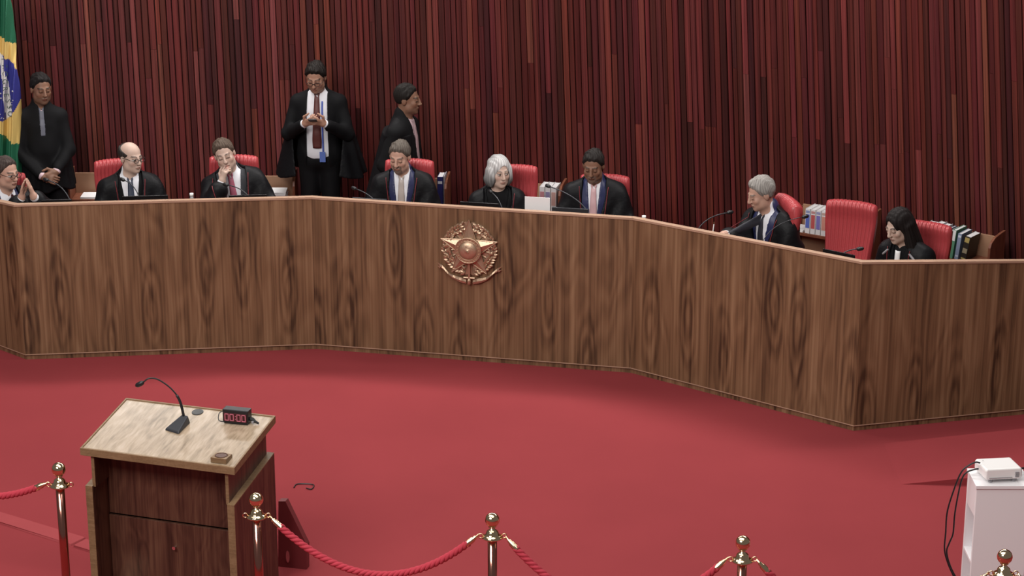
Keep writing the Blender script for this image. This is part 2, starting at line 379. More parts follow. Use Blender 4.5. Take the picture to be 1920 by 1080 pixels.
# five pointed faceted star
st = MB(); R1, R2 = .240, .098; P = []
for k in range(10):
    a = math.pi/2+k*math.pi/5; r = R1 if k % 2 == 0 else R2; P.append((r*math.cos(a), -.030, r*math.sin(a)))
st.add(P+[(0, -.066, 0)], [(k, 10, (k+1) % 10) for k in range(10)]+[tuple(range(10))]); st.build('star', M_bronze, em)
for k in range(5):
    a = math.pi/2+k*2*math.pi/5
    for sg in (-1, 1):
        b_ = a+sg*math.pi/5; MB().tube([(R1*math.cos(a), -.031, R1*math.sin(a)), (R2*math.cos(b_), -.034, R2*math.sin(b_))], .0042, 6).build('star_edge', M_bronze, em)
# ring and dome
def torus(R, r, y, n=64, m=10):
    V = [((R+r*math.cos(2*math.pi*j/m))*math.cos(2*math.pi*i/n), y+r*math.sin(2*math.pi*j/m), (R+r*math.cos(2*math.pi*j/m))*math.sin(2*math.pi*i/n)) for i in range(n) for j in range(m)]
    F = [(i*m+j, i*m+(j+1) % m, ((i+1) % n)*m+(j+1) % m, ((i+1) % n)*m+j) for i in range(n) for j in range(m)]
    return V, F
V, F = disc_prof(.102, -.02, -.070, 48); mesh_obj('medallion', V, F, M_bronze, em)
V, F = torus(.101, .006, -.070); mesh_obj('ring', V, F, M_bronze, em, smooth=True)
V, F = torus(.078, .004, -.071); mesh_obj('ring', V, F, M_bronze, em, smooth=True)
dm = MB(); n = 32; prof = [(.076, -.068), (.07, -.078), (.055, -.087), (.03, -.092), (.004, -.0935)]
dm.add([(r*math.cos(2*math.pi*j/n), y, r*math.sin(2*math.pi*j/n)) for r, y in prof for j in range(n)],
       [(i*n+j, (i+1)*n+j, (i+1)*n+(j+1) % n, i*n+(j+1) % n) for i in range(len(prof)-1) for j in range(n)]+[tuple(range((len(prof)-1)*n, len(prof)*n))])
dm.build('dome', M_bronze, em, smooth=True)
def star_small(r):
    P = []
    for y, sc in ((0, 1), (-.006, .55)):
        for k in range(10):
            a = math.pi/2+k*math.pi/5; q = (r if k % 2 == 0 else r*.42)*sc; P.append((q*math.cos(a), y, q*math.sin(a)))
    me = bpy.data.meshes.new('small_star'); me.from_pydata(P, [], [(k, 10+k, 10+(k+1) % 10, (k+1) % 10) for k in range(10)]+[tuple(range(10, 20))]); me.materials.append(M_bronze); return me
sm, tiny = star_small(.014), star_small(.0075)
for x, z in ((-.042, .0), (.038, .022), (.006, -.008), (.003, -.045), (-.01, .035)):
    o = bpy.data.objects.new('small_star', sm); col.objects.link(o); o.parent = em; r2 = math.hypot(x, z); o.location = (x, -.0915+r2*r2*4.2, z)
for k in range(22):
    a = 2*math.pi*k/22; o = bpy.data.objects.new('rim_star', tiny); col.objects.link(o); o.parent = em; o.location = (.0895*math.cos(a), -.070, .0895*math.sin(a))
# wreath: two branches of leaves sharing one leaf mesh
lm = bpy.data.meshes.new('leaf')
L_, W_ = .044, .013
lm.from_pydata([(0, 0, 0), (L_*.35, -.001, W_), (L_*.75, -.003, W_*.7), (L_, -.006, 0), (L_*.75, -.003, -W_*.7), (L_*.35, -.001, -W_), (L_*.4, -.010, 0), (L_*.75, -.011, 0)], [],
               [(0, 6, 1), (1, 6, 7, 2), (2, 7, 3), (0, 5, 6), (5, 4, 7, 6), (4, 3, 7)]); lm.materials.append(M_bronze)
rl = random.Random(5)
for sg in (-1, 1):
    for k in range(24):
        t = k/23; a = -math.pi/2+sg*(.18+t*2.62)
        for rr, tilt in ((.196, .55), (.172, -.5), (.185, 0.0)):
            if tilt == 0.0 and k % 2: continue
            o = bpy.data.objects.new('leaf', lm); col.objects.link(o); o.parent = em
            rj = rr+rl.uniform(-.006, .006)
            o.location = (rj*math.cos(a), -.018-rl.uniform(0, .010), rj*math.sin(a))
            dirn = a+sg*math.pi/2-sg*tilt+rl.uniform(-.2, .2)
            o.rotation_euler = (rl.uniform(-.35, .35), -dirn, 0)
    for k in range(9):
        a = -math.pi/2+sg*(.3+k*.28); mb = MB(); V = []; o = bpy.data.objects.new('berry', bpy.data.meshes.get('berry') or (lambda: (lambda me: (me.from_pydata([(.009*math.cos(t)*math.cos(f), -.009*math.sin(f), .009*math.sin(t)*math.cos(f)) for f in (0, .6, 1.2) for t in [2*math.pi*j/8 for j in range(8)]], [], [(i*8+j, (i+1)*8+j, (i+1)*8+(j+1) % 8, i*8+(j+1) % 8) for i in range(2) for j in range(8)]+[tuple(range(16, 24))]), me.materials.append(M_bronze), me)[2])(bpy.data.meshes.new('berry')))())
        col.objects.link(o); o.parent = em; o.location = (.183*math.cos(a), -.026, .183*math.sin(a))
# ribbon, two halves with split ends, and the sword hilt between them
for sg in (-1, 1):
    mb = MB(); N = 12; V = []
    for i in range(N+1):
        t = i/N; x = sg*(.028+.212*t); zc = -.272+.115*t**1.6+.006*math.sin(9*t); hw = .017+.003*math.sin(7*t); yy = -.020-.012*math.sin(2.2*math.pi*t)**2
        V += [(x-sg*.012*t, yy, zc-hw), (x, yy-.006, zc), (x+sg*.0*t, yy, zc+hw)]
    F = []
    for i in range(N): F += [(3*i, 3*i+3, 3*i+4, 3*i+1), (3*i+1, 3*i+4, 3*i+5, 3*i+2)]
    V += [(v[0], v[1]+.014, v[2]) for v in V]; k = 3*(N+1)
    F += [tuple(k+j for j in f[::-1]) for f in F]+[(3*i, k+3*i, k+3*i+3, 3*i+3) for i in range(N)]+[(3*i+2, 3*i+5, k+3*i+5, k+3*i+2) for i in range(N)]
    mb.add(V, F).build('ribbon', M_bronze, em)
    for dz in (-.009, .009):
        MB().add([(sg*.236, -.030, -.157+dz-.008), (sg*.236, -.030, -.157+dz+.008), (sg*.262, -.022, -.140+dz*1.6), (sg*.236, -.016, -.157+dz-.008), (sg*.236, -.016, -.157+dz+.008)], [(0, 1, 2), (3, 2, 4), (0, 2, 3), (1, 4, 2), (0, 3, 4, 1)]).build('ribbon_tail', M_bronze, em)
MB().tube([(0, -.03, -.10), (0, -.03, -.245)], .010, 8).build('sword_blade', M_bronze, em)
MB().tube([(-.045, -.03, -.235), (.045, -.03, -.235)], .008, 8).build('sword_guard', M_bronze, em)
MB().tube([(0, -.03, -.24), (0, -.034, -.255), (0, -.034, -.282), (0, -.03, -.290)], [.011, .014, .015, .009], 10).build('sword_hilt', M_bronze, em, smooth=True)
# ================================================================== LECTERN
la = onz(149.5, 840, 1.05); lb = onz(445, 878, 1.05)
lrz = math.atan2(lb[1]-la[1], lb[0]-la[0]); LW = 1.0; LD = .60
lc = empty('lectern', (la[0], la[1], 0), lrz, 'two-tier walnut lectern with sloping top standing behind the rope barrier', 'lectern')
# local: x 0..LW along the speaker's edge, y 0..LD towards the bench
sl = .10/.60
def ztop(y): return 1.05+sl*y
def slab(x0, x1, y0, y1, t, dz=0): return [(x0, y0, ztop(y0)+dz-t), (x1, y0, ztop(y0)+dz-t), (x1, y1, ztop(y1)+dz-t), (x0, y1, ztop(y1)+dz-t), (x0, y0, ztop(y0)+dz), (x1, y0, ztop(y0)+dz), (x1, y1, ztop(y1)+dz), (x0, y1, ztop(y1)+dz)]
FB = [(0,3,2,1),(4,5,6,7),(0,1,5,4),(1,2,6,5),(2,3,7,6),(3,0,4,7)]
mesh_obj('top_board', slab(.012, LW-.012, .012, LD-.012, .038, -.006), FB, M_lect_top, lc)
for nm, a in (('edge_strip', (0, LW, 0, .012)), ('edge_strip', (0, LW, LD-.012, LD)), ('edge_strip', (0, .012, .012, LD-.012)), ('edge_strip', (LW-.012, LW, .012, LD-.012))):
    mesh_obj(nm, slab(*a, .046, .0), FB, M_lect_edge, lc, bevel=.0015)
# upper side panels, lower side panels (wider), back, inner shelf and door
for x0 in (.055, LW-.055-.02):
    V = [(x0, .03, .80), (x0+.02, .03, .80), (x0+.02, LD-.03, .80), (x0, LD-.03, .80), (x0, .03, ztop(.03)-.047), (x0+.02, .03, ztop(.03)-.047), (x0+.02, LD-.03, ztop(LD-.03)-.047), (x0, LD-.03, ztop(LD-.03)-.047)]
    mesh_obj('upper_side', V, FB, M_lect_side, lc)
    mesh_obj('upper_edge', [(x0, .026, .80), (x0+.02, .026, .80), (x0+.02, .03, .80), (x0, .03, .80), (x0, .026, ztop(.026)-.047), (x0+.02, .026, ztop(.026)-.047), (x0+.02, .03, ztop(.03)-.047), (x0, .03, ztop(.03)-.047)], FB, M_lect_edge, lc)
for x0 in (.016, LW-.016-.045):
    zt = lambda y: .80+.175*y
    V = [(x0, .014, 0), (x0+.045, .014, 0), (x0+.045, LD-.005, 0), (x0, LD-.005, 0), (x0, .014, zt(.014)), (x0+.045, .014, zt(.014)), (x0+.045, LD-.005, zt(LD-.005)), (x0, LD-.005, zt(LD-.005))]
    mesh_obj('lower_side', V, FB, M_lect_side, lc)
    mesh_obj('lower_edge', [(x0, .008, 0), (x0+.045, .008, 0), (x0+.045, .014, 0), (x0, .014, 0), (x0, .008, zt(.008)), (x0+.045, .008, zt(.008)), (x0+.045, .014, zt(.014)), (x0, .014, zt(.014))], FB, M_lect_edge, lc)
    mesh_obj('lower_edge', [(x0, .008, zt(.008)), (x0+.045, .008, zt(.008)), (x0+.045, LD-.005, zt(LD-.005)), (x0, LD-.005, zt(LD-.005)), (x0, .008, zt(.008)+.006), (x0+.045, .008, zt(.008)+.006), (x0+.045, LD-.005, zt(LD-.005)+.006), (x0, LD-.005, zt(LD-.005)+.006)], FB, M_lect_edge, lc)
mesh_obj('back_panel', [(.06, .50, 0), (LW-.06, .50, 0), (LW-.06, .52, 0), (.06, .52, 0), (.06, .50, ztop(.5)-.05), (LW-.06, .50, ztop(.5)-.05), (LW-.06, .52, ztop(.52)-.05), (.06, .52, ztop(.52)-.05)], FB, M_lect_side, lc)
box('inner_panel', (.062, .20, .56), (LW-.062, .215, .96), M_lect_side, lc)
dr = box('door', (.064, .185, .06), (LW-.064, .205, .552), M_lect_side, lc)
mk = MB().tube([(.5, .185, .40), (.5, .165, .40), (.5, .158, .40)], [.006, .006, .011], 10).build('lock_knob', M_chrome, dr)
box('plinth', (.062, .20, 0), (LW-.062, .24, .06), M_lect_side, lc)
cb = box('cup_block', (.835, .03, ztop(.03)-.004), (.935, .115, ztop(.1)+.018), M_lect_edge, lc)
MB().lathe([(.036, 0), (.038, .002), (.036, .004), (.033, .002), (.033, .0005)], 24, (.885, .072, ztop(.1)+.018)).build('cup_ring', M_lect_side, cb, smooth=False)
tl = Matrix.Rotation(math.atan(sl), 4, 'X')
def on_top(x, y, dz=0): return (x, y, ztop(y)-.006+dz)
MB().lathe([(.036, 0), (.036, .003), (.03, .004), (.0, .004)], 20).xform(Matrix.Translation(on_top(.51, .545)) @ tl).build('cable_grommet', M_blackplastic, lc)
# microphone standing on the lectern (a thing of its own)
LM = Matrix.Translation((la[0], la[1], 0)) @ Matrix.Rotation(lrz, 4, 'Z')
mpos = LM @ Vector(on_top(.475, .36))
mic = empty('gooseneck_microphone', tuple(mpos), lrz, 'black gooseneck microphone with wedge base on the lectern top', 'microphone')
b_ = MB().add([(-.055, -.07, 0), (.055, -.07, 0), (.03, .07, 0), (-.03, .07, 0), (-.05, -.062, .014), (.05, -.062, .014), (.022, .066, .05), (-.022, .066, .05)], FB)
b_.xform(Matrix.Rotation(math.atan(sl), 4, 'X') @ Matrix.Rotation(-.25, 4, 'Z')); mb_ = b_.build('base', M_darkgrey, mic, bevel=.005)
MB().box((-.018, -.052, .019), (.018, -.046, .024), Matrix.Rotation(-.25, 4, 'Z') @ Matrix.Rotation(math.atan(sl)+.28, 4, 'X')).build('button', M_greyvent, mb_)
gp = crom([(.01, .05, .05), (-.02, .06, .15), (-.07, .055, .22), (-.14, .035, .275), (-.19, .015, .285), (-.225, .0, .26)], 8)
MB().tube(gp[:12], .0085, 8).build('stem_sleeve', M_blackplastic, mic, smooth=True)
MB().tube(gp[10:], .0048, 8).build('neck', M_blackplastic, mic, smooth=True)
hd = gp[-1]; hv = np.array([-.045, -.01, -.025]); MB().tube([hd-hv*.1, hd, hd+hv*.25, hd+hv*.8, hd+hv], [.006, .012, .0155, .0145, .006], 10).build('mic_head', M_blackplastic, mic, smooth=True)
# timer
tpos = LM @ Vector(on_top(.800, .47))
tm = empty('countdown_timer', tuple(tpos), lrz+.05, 'small black digital timer showing red zeros on the lectern', 'timer')
tb = box('case', (-.082, -.012, .012), (.082, .05, .092), M_blackplastic, tm, .004)
box('face', (-.074, -.0155, .018), (.074, -.0125, .072), M_ledoff, tm, .001)
def digit(x):
    mb = MB(); w_, h_, t_ = .026, .044, .0045; z = .023
    for a in ((0, 0, w_, t_), (0, h_-t_, w_, h_), (0, 0, t_, h_), (w_-t_, 0, w_, h_)):
        mb.box((x+a[0], -.0185, z+a[1]), (x+a[2], -.0155, z+a[3]))
    return mb.build('digit', M_led, tm)
for x in (-.066, -.034, .010, .042): digit(x)
MB().box((.001, -.0185, .034), (.005, -.0155, .038)).box((.001, -.0185, .052), (.005, -.0155, .056)).build('colon', M_led, tm)
box('foot', (-.075, -.008, 0), (.075, .045, .013), M_blackplastic, tm)
MB().tube(crom([(-.08, .03, .07), (-.115, .02, .05), (-.11, -.005, .015), (-.07, -.012, .01)], 6), .003, 6).build('cord', M_blackplastic, tm)
MB().tube([(.083, .02, .035), (.10, .018, .03), (.115, .012, .022), (.14, .012, .012)], [.012, .013, .009, .006], 8).build('power_plug', M_blackplastic, tm)
MB().box((.10, -.005, .014), (.112, .003, .026)).build('plug_pin', M_greyvent, tm)
# red panelled box behind the lectern's right side
wp = onz(575, 1068, 0); wq = [onplane(x, y, (wp[0], wp[1]), (0.25, 1)) for x, y in ((522, 940), (535, 940), (575, 1022), (575, 1068), (522, 1076))]
wb = empty('side_box', (wp[0], wp[1], 0), 0, 'dark red box with sloping corner and oval hand hole behind the lectern', 'box')
loc = [(q[0]-wp[0], q[1]-wp[1], max(q[2], 0)) for q in wq]; loc[3] = (loc[3][0], loc[3][1], 0); loc[4] = (loc[4][0]-.0, loc[4][1], 0)
nW = np.array([.25, 1, 0])/math.hypot(.25, 1)*.05
V = loc+[tuple(np.array(p)+nW) for p in loc]; n = 5
mesh_obj('panel', V, [tuple(range(n))[::-1], tuple(range(n, 2*n))]+[(i, (i+1) % n, n+(i+1) % n, n+i) for i in range(n)], M_redlacquer, wb)
hp = onplane(540, 1043, (wp[0], wp[1]), (.25, 1))-np.array([wp[0], wp[1], 0])-nW*.12
MB().add([hp+np.array([.012*math.cos(t), -.003*math.cos(t), .042*math.sin(t)])+o_ for o_ in (nW*0, nW*.1) for t in [2*math.pi*k/20 for k in range(20)]],
         [tuple(range(20))[::-1], tuple(range(20, 40))]+[(i, (i+1) % 20, 20+(i+1) % 20, 20+i) for i in range(20)]).build('hand_hole_plate', M_chrome, wb)
# thin black wire on the carpet
wr = [onz(x, y, .006) for x, y in ((551, 914), (556, 908), (570, 907), (588, 909), (584, 917), (574, 915))]
tag(MB().tube(crom([tuple(p) for p in wr], 6), .004, 6).build('floor_wire', M_blackplastic), 'short loose black wire lying on the red carpet right of the lectern', 'wire')
# ================================================================== STANCHIONS AND ROPES
SP = [onz(x, y, .965) for x, y in ((110, 880), (480, 937), (923, 975), (1393, 1018), (1884, 1044))]
SP = [np.array([p[0], p[1], 0]) for p in SP]
slabels = ['brass stanchion left of the lectern, leftmost of the rope barrier', 'brass stanchion in front of the right side of the lectern', 'brass stanchion at the middle of the rope barrier, right of the lectern', 'brass stanchion between the middle one and the white cabinet', 'brass stanchion in front of the white cabinet, rightmost of the barrier']
HOOK = .872
for p, lb_ in zip(SP, slabels):
    o = empty('stanchion', tuple(p), 0, lb_, 'stanchion', 'rope barrier stanchions')
    MB().lathe([(.16, 0), (.16, .012), (.15, .02), (.05, .045), (.03, .05)], 32).build('base', M_gold, o, smooth=True)
    MB().lathe([(.026, .04), (.026, .86)], 20).build('pole', M_pole, o, smooth=True)
    MB().lathe([(.027, .855), (.058, .858), (.060, .864), (.045, .874), (.036, .882), (.034, .895), (.024, .905), (.014, .912), (.014, .922)], 24).build('collar', M_gold, o, smooth=True)
    MB().lathe([(.014, .918), (.022, .924), (.014, .930)]+[(max(.001, .0415*math.sin(t)), .9655-.0415*math.cos(t)) for t in np.linspace(.3, math.pi, 14)], 24).build('ball_finial', M_gold, o, smooth=True)
    for s_ in (-1, 1):
        V, F = torus(.013, .0035, 0, 16, 6); mesh_obj('eye_ring', [(v[0]+s_*.066, v[1], v[2]+.868) for v in V], F, M_gold, o, smooth=True)
ends = [np.array([-3.85, 12.15, 0])]+SP+[np.array([4.05, 10.35, 0])]
rlab = ['red twisted barrier rope leaving the frame left of the lectern', 'red twisted barrier rope passing in front of the lectern', 'red twisted barrier rope hanging right of the lectern', 'red twisted barrier rope hanging between the two stanchions at the centre', 'red twisted barrier rope sagging left of the white cabinet', 'red twisted barrier rope leaving the frame in front of the white cabinet']
sag = [.16, .62, .305, .36, .36, .36]
for i in range(6):
    a, b = ends[i].copy(), ends[i+1].copy(); a[2] = b[2] = HOOK; dv = (b-a); dv /= np.linalg.norm(dv); L = np.linalg.norm(b-a)
    if i == 1: continue
    a = a+dv*.075; b = b-dv*.075
    N = 46; pts = [a*(1-t)+b*t-np.array([0, 0, sag[i]*4*t*(1-t)]) for t in np.linspace(0, 1, N)]
    ro = empty('barrier_rope', tuple(a), 0, rlab[i], 'rope', 'red ropes of the barrier')
    pts = [p-a for p in pts]; pts = np.array(pts)
    cumr = np.concatenate([[0], np.cumsum(np.linalg.norm(np.diff(pts, axis=0), axis=1))]); tot = cumr[-1]
    def P_(s_): return np.array([np.interp(s_, cumr, pts[:, j]) for j in range(3)])
    e0, e1 = .085, tot-.085; M_ = 150
    for ph in range(3):                                   # three twisted strands
        q = []
        for s_ in np.linspace(e0, e1, M_):
            c = P_(s_); t = P_(min(s_+.01, tot))-P_(max(s_-.01, 0)); t /= np.linalg.norm(t); u = np.cross(t, (0, 0, 1)); u /= np.linalg.norm(u); v_ = np.cross(u, t)
            an = 2*math.pi*(s_/.10+ph/3); q.append(c+.0095*(u*math.cos(an)+v_*math.sin(an)))
        MB().tube(q, .0125, 7).build('strand', M_rope, ro, smooth=True)
    for sa, sb in ((.0, e0+.012), (tot, e1-.012)):
        pp = [P_(sa+(sb-sa)*t) for t in (0, .25, .3, .45, .5, .95, 1)]
        MB().tube(pp, [.006, .006, .012, .012, .017, .0185, .021], 10).build('hook_cap', M_gold, ro, smooth=True)
# ================================================================== WHITE CABINET, PROJECTOR, CABLES
ca = onz(1830, 911, .90); CX, CY = ca[0], ca[1]
cbn = empty('white_cabinet', (CX, CY, 0), 0, 'narrow white cabinet with open side shelves carrying a projector', 'cabinet')
CWd, CDp = .33, .265
box('top_board', (0, 0, .878), (CWd, CDp, .90), M_white, cbn)
t = .018
box('front_panel', (.006, .006, 0), (CWd-.006, .006+t, .876), M_white, cbn)
box('rear_panel', (.006, CDp-.006-t, 0), (CWd-.006, CDp-.006, .876), M_white, cbn)
box('right_panel', (CWd-.006-t, .024, 0), (CWd-.006, CDp-.024, .876), M_white, cbn)
box('left_rail', (.006, .024, .70), (.024, CDp-.024, .876), M_white, cbn)
for z in (.03, .385, .69): box('shelf', (.008, .024, z), (CWd-.024, CDp-.024, z+t), M_white, cbn)
box('left_rail', (.006, .024, 0), (.024, CDp-.024, .03), M_white, cbn)
pj0 = onz(1874, 893, .92)
pj = empty('projector', (pj0[0], pj0[1]+.04, .90), math.radians(7), 'white desktop projector on top of the white cabinet', 'projector')
prof = [(-.105, 0), (.105, 0), (.112, .012), (.112, .055), (.105, .066), (-.105, .066), (-.112, .055), (-.112, .012)]
mb = MB(); ys = [-.10, -.09, .09, .10]; sc = [.95, 1, 1, .95]; V = []
for y, s_ in zip(ys, sc): V += [(p[0]*s_, y, .018+(p[1]-.033)*s_+.033) for p in prof]
F = [(i*8+j, i*8+(j+1) % 8, (i+1)*8+(j+1) % 8, (i+1)*8+j) for i in range(3) for j in range(8)]+[tuple(range(8))[::-1], tuple(range(24, 32))]
mb.add(V, F).xform(Matrix.Rotation(-.06, 4, 'X')).build('body', M_whiteplastic, pj, bevel=.006)
box('front_groove', (-.09, -.1035, .036), (.05, -.1005, .039), M_greyvent, pj, 0)
for k in range(4): box('vent_slot', (.066, -.1035, .038+k*.009), (.09, -.1005, .042+k*.009), M_greyvent, pj, 0)
for x in (-.07, .07): MB().lathe([(.012, 0), (.012, .022)], 12, (x, -.07, 0)).build('foot', M_greyvent, pj)
MB().lathe([(.010, 0), (.010, .022)], 12, (0, .075, 0)).build('foot', M_greyvent, pj)
MB().lathe([(.004, 0), (.004, .001)], 10, (-.08, .05, .088)).build('button', M_greyvent, pj)
def cable(px, off, lab, r=.005):
    pts = [onplane(x, y, (CX, CY+.10+off), (0, 1)) for x, y in px]
    return tag(MB().tube(crom([tuple(p) for p in pts], 8), r, 7).build('cable', M_blackplastic, smooth=True), lab, 'cable', 'black cables of the projector')
cable([(1838, 868), (1828, 867), (1810, 877), (1800, 890), (1788, 920), (1776, 960), (1773, 1000), (1771, 1030), (1777, 1055), (1790, 1085), (1800, 1110)], 0, 'outer black cable looping down left of the white cabinet')
cable([(1838, 879), (1828, 880), (1812, 886), (1803, 900), (1796, 930), (1790, 965), (1787, 1000), (1780, 1018), (1775, 1035), (1782, 1062), (1797, 1092), (1806, 1115)], .05, 'inner black cable hanging close to the left side of the white cabinet')
tag(MB().tube(crom([(CX+.30, CY+.19, .93), (CX+.325, CY+.20, .925), (CX+.365, CY+.20, .88), (CX+.40, CY+.2, .6), (CX+.41, CY+.2, .2), (CX+.42, CY+.25, .006)], 8), .006, 7).build('cable', M_blackplastic, smooth=True), 'black cable dropping over the right edge of the white cabinet', 'cable', 'black cables of the projector')
# ================================================================== CHAIRS
def make_chair():
    root = empty('swivel_chair')
    # side profile of the backrest (y forward = -y), z up; front skin then back skin, rolled top
    front = [(.02, .46), (.045, .55), (.075, .68), (.10, .82), (.125, .96), (.13, 1.02), (.115, 1.07), (.125, 1.105), (.155, 1.125), (.19, 1.12)]
    back = [(.215, 1.10), (.215, 1.05), (.20, .98), (.18, .85), (.15, .68), (.11, .52), (.08, .46)]
    prof = np.array(front+back); nf = len(front); NU = 97; ribs = 13
    V = []
    for iu in range(NU):
        u = -1+2*iu/(NU-1)
        for k, (y, z) in enumerate(prof):
            hw = np.interp(z, [.46, .7, 1.0, 1.12], [.165, .185, .205, .198])
            e = 1-abs(u)**8*.5
            rib = .0075*(1-abs(math.cos(ribs*math.pi*(u+1)/2))**2*1.0) if k < nf+2 else 0
            cy = .155; yy = cy+(y-cy)*e if abs(u) > .9 else y
            zz = z-.016*abs(u)**3*(1 if z > .9 else 0)
            V.append((u*hw, yy-(rib if k < nf else 0)-.035*u*u*0+.03*(-abs(u)**2)*(.5 if k < nf else .3)+.0, zz+(rib*.7 if z > 1.08 else 0)))
    m = len(prof); F = [(i*m+j, i*m+(j+1) % m, (i+1)*m+(j+1) % m, (i+1)*m+j) for i in range(NU-1) for j in range(m)]
    F += [tuple(range(m))[::-1], tuple(range((NU-1)*m, NU*m))]
    mesh_obj('backrest', V, F, M_leather, root, smooth=True)
    sc_ = MB().box((-.22, -.36, .40), (.22, .06, .47)); sc_.build('seat', M_leather, root, bevel=.03)
    for s_ in (-1, 1):
        MB().tube(crom([(s_*.235, .06, .42), (s_*.25, .02, .58), (s_*.25, -.05, .635), (s_*.25, -.20, .64), (s_*.245, -.26, .60), (s_*.235, -.24, .45)], 6), .018, 8).build('armrest', M_blackplastic, root, smooth=True)
    MB().lathe([(.03, .10), (.03, .40), (.09, .40)], 14).build('pedestal', M_blackplastic, root)
    for k in range(5):
        a = 2*math.pi*k/5+.3; c, s_ = math.cos(a), math.sin(a)
        lg = MB().tube([(0, 0, .10), (.15*c, .15*s_, .09), (.28*c, .28*s_, .065)], [.03, .022, .016], 8).build('base_leg', M_blackplastic, root)
        MB().tube([(.28*c-.02*s_, .28*s_+.02*c, .028), (.28*c+.02*s_, .28*s_-.02*c, .028)], .028, 12).build('caster', M_blackplastic, lg)
    return root
def copy_tree(o, parent=None):
    c = o.copy(); col.objects.link(c); c.parent = parent
    for ch in list(o.children): copy_tree(ch, c)
    return c
chair0 = make_chair(); used = [False]
def chair(px, py, ztop_, yaw, label):
    """pixel of the middle of the backrest's top edge"""
    p = onz(px, py, ztop_); o = chair0 if not used[0] else copy_tree(chair0); used[0] = True
    a = math.radians(yaw); off = Matrix.Rotation(a, 3, 'Z') @ Vector((0, .15, 0))
    o.location = (p[0]-off.x, p[1]-off.y, ztop_-1.125); o.rotation_euler = (0, 0, a)
    sc_ = 1.0; tag(o, label, 'chair', 'red leather judges chairs')
    o.location.z = DAIS; dz = ztop_-DAIS; o.scale = (1, 1, dz/1.125)
    return o
chair(2, 328, 1.34, 35, 'red leather chair behind the person with joined hands at the far left')
chair(222, 298, 1.42, 12, 'red ribbed leather chair behind the person in glasses and navy tie')
chair(438, 291, 1.44, 2, 'red ribbed leather chair behind the person resting chin on hand')
chair(768, 298, 1.43, -6, 'red ribbed leather chair behind the person in the beige tie')
chair(962, 309, 1.43, -4, 'red ribbed leather chair behind the person in the turtleneck')
chair(1135, 327, 1.36, -12, 'red ribbed leather chair behind the person in the pale pink tie')
chair(1478, 371, 1.42, -78, 'red leather chair seen from the side behind the person writing')
chair(1598, 377, 1.38, -26, 'empty red ribbed leather chair between the person writing and the person with the lace jabot')
chair(1737, 416, 1.33, -30, 'red ribbed leather chair behind the person with the lace jabot')
# ================================================================== LOW SHELF UNITS BEHIND THE CHAIRS
def shelf_unit(px, py, right_end, rz, W, label, ztop_=.98):
    """pixel of the top of one end panel; the unit runs from there"""
    p = onz(px, py, ztop_); o = empty('low_shelf', (p[0], p[1], DAIS), math.radians(rz), label, 'shelf', 'low shelves along the back wall')
    H = ztop_-DAIS; x0, x1 = (-W, 0) if right_end else (0, W)
    for x in (x0, x1-.022):
        k_ = 1.0 if (x > x0) == right_end else -.6
        poly = [(-.02, 0), (.24, 0), (.24, H+.05*k_), (.17, H+.045*k_), (.06, H+.03*k_), (.0, H+.0-.02*(k_ < 0)), (-.02, H-.04)]
        MB().prism(poly, x, x+.022, 'x').build('end_panel', M_shelf, o, bevel=.004)
    box('back_board', (x0+.024, .215, 0), (x1-.024, .232, H-.01), M_shelf_in, o)
    box('shelf_board', (x0+.024, -.01, H-.215), (x1-.024, .213, H-.19), M_shelf, o)
    box('lower_board', (x0+.024, .0, .10), (x1-.024, .213, .122), M_shelf, o)
    return o, x0, x1, H-.19
def book(par, x, zs, w_, h_, dp, c, lean=0, label='', band=None, y0=.0):
    M = par.matrix_world.copy() if False else Matrix.Translation(par.location) @ Matrix.Rotation(par.rotation_euler.z, 4, 'Z')
    q = M @ Vector((x, y0, zs+.001)); bk = empty('book', tuple(q), par.rotation_euler.z, label, 'book', 'books on the low shelves')
    R = Matrix.Translation((0, 0, abs(math.sin(lean))*w_*(1 if lean > 0 else 0))) @ Matrix.Rotation(lean, 4, 'Y')
    mk = c if not isinstance(c, tuple) else (MATS.get('cover_%.2f_%.2f_%.2f' % c) or plain('cover_%.2f_%.2f_%.2f' % c, c, .5))
    mb = MB().box((0, 0, 0), (w_, .004, h_), R).box((0, 0, 0), (.003, dp, h_), R).box((w_-.003, 0, 0), (w_, dp, h_), R); mb.build('cover', mk, bk)
    MB().box((.003, .004, .004), (w_-.003, dp-.004, h_-.004), R).build('pages', M_paper, bk)
    for bc, a, b in (band or []):
        mk2 = MATS.get('band_%.2f_%.2f_%.2f' % bc) or plain('band_%.2f_%.2f_%.2f' % bc, bc, .5)
        MB().box((w_*.12, -.0012, h_*a), (w_*.88, .0, h_*b), R).build('spine_label', mk2, bk)
    return bk
shA, a0, a1, az = shelf_unit(126, 334, False, 0, .60, 'low wooden shelf left of the person in the navy tie behind the bench', 1.0)
shB, b0, b1, bz = shelf_unit(553, 340, True, 0, .58, 'low wooden shelf beside the standing person with a phone', 1.0)
shC, c0, c1, cz = shelf_unit(838, 345, True, -6, .52, 'low wooden shelf behind the person in the beige tie', 1.0)
shD, d0, d1, dz_ = shelf_unit(1052, 358, True, -14, .50, 'low wooden shelf with white binders behind the person in the turtleneck', 1.0)
shE, e0_, e1_, ez = shelf_unit(1630, 415, True, -33, .72, 'low wooden shelf with four binders behind the empty chair', 1.0)
shF, f0, f1, fz = shelf_unit(1860, 456, True, -38, .78, 'low wooden shelf with leaning books at the right end of the dais', 1.02)
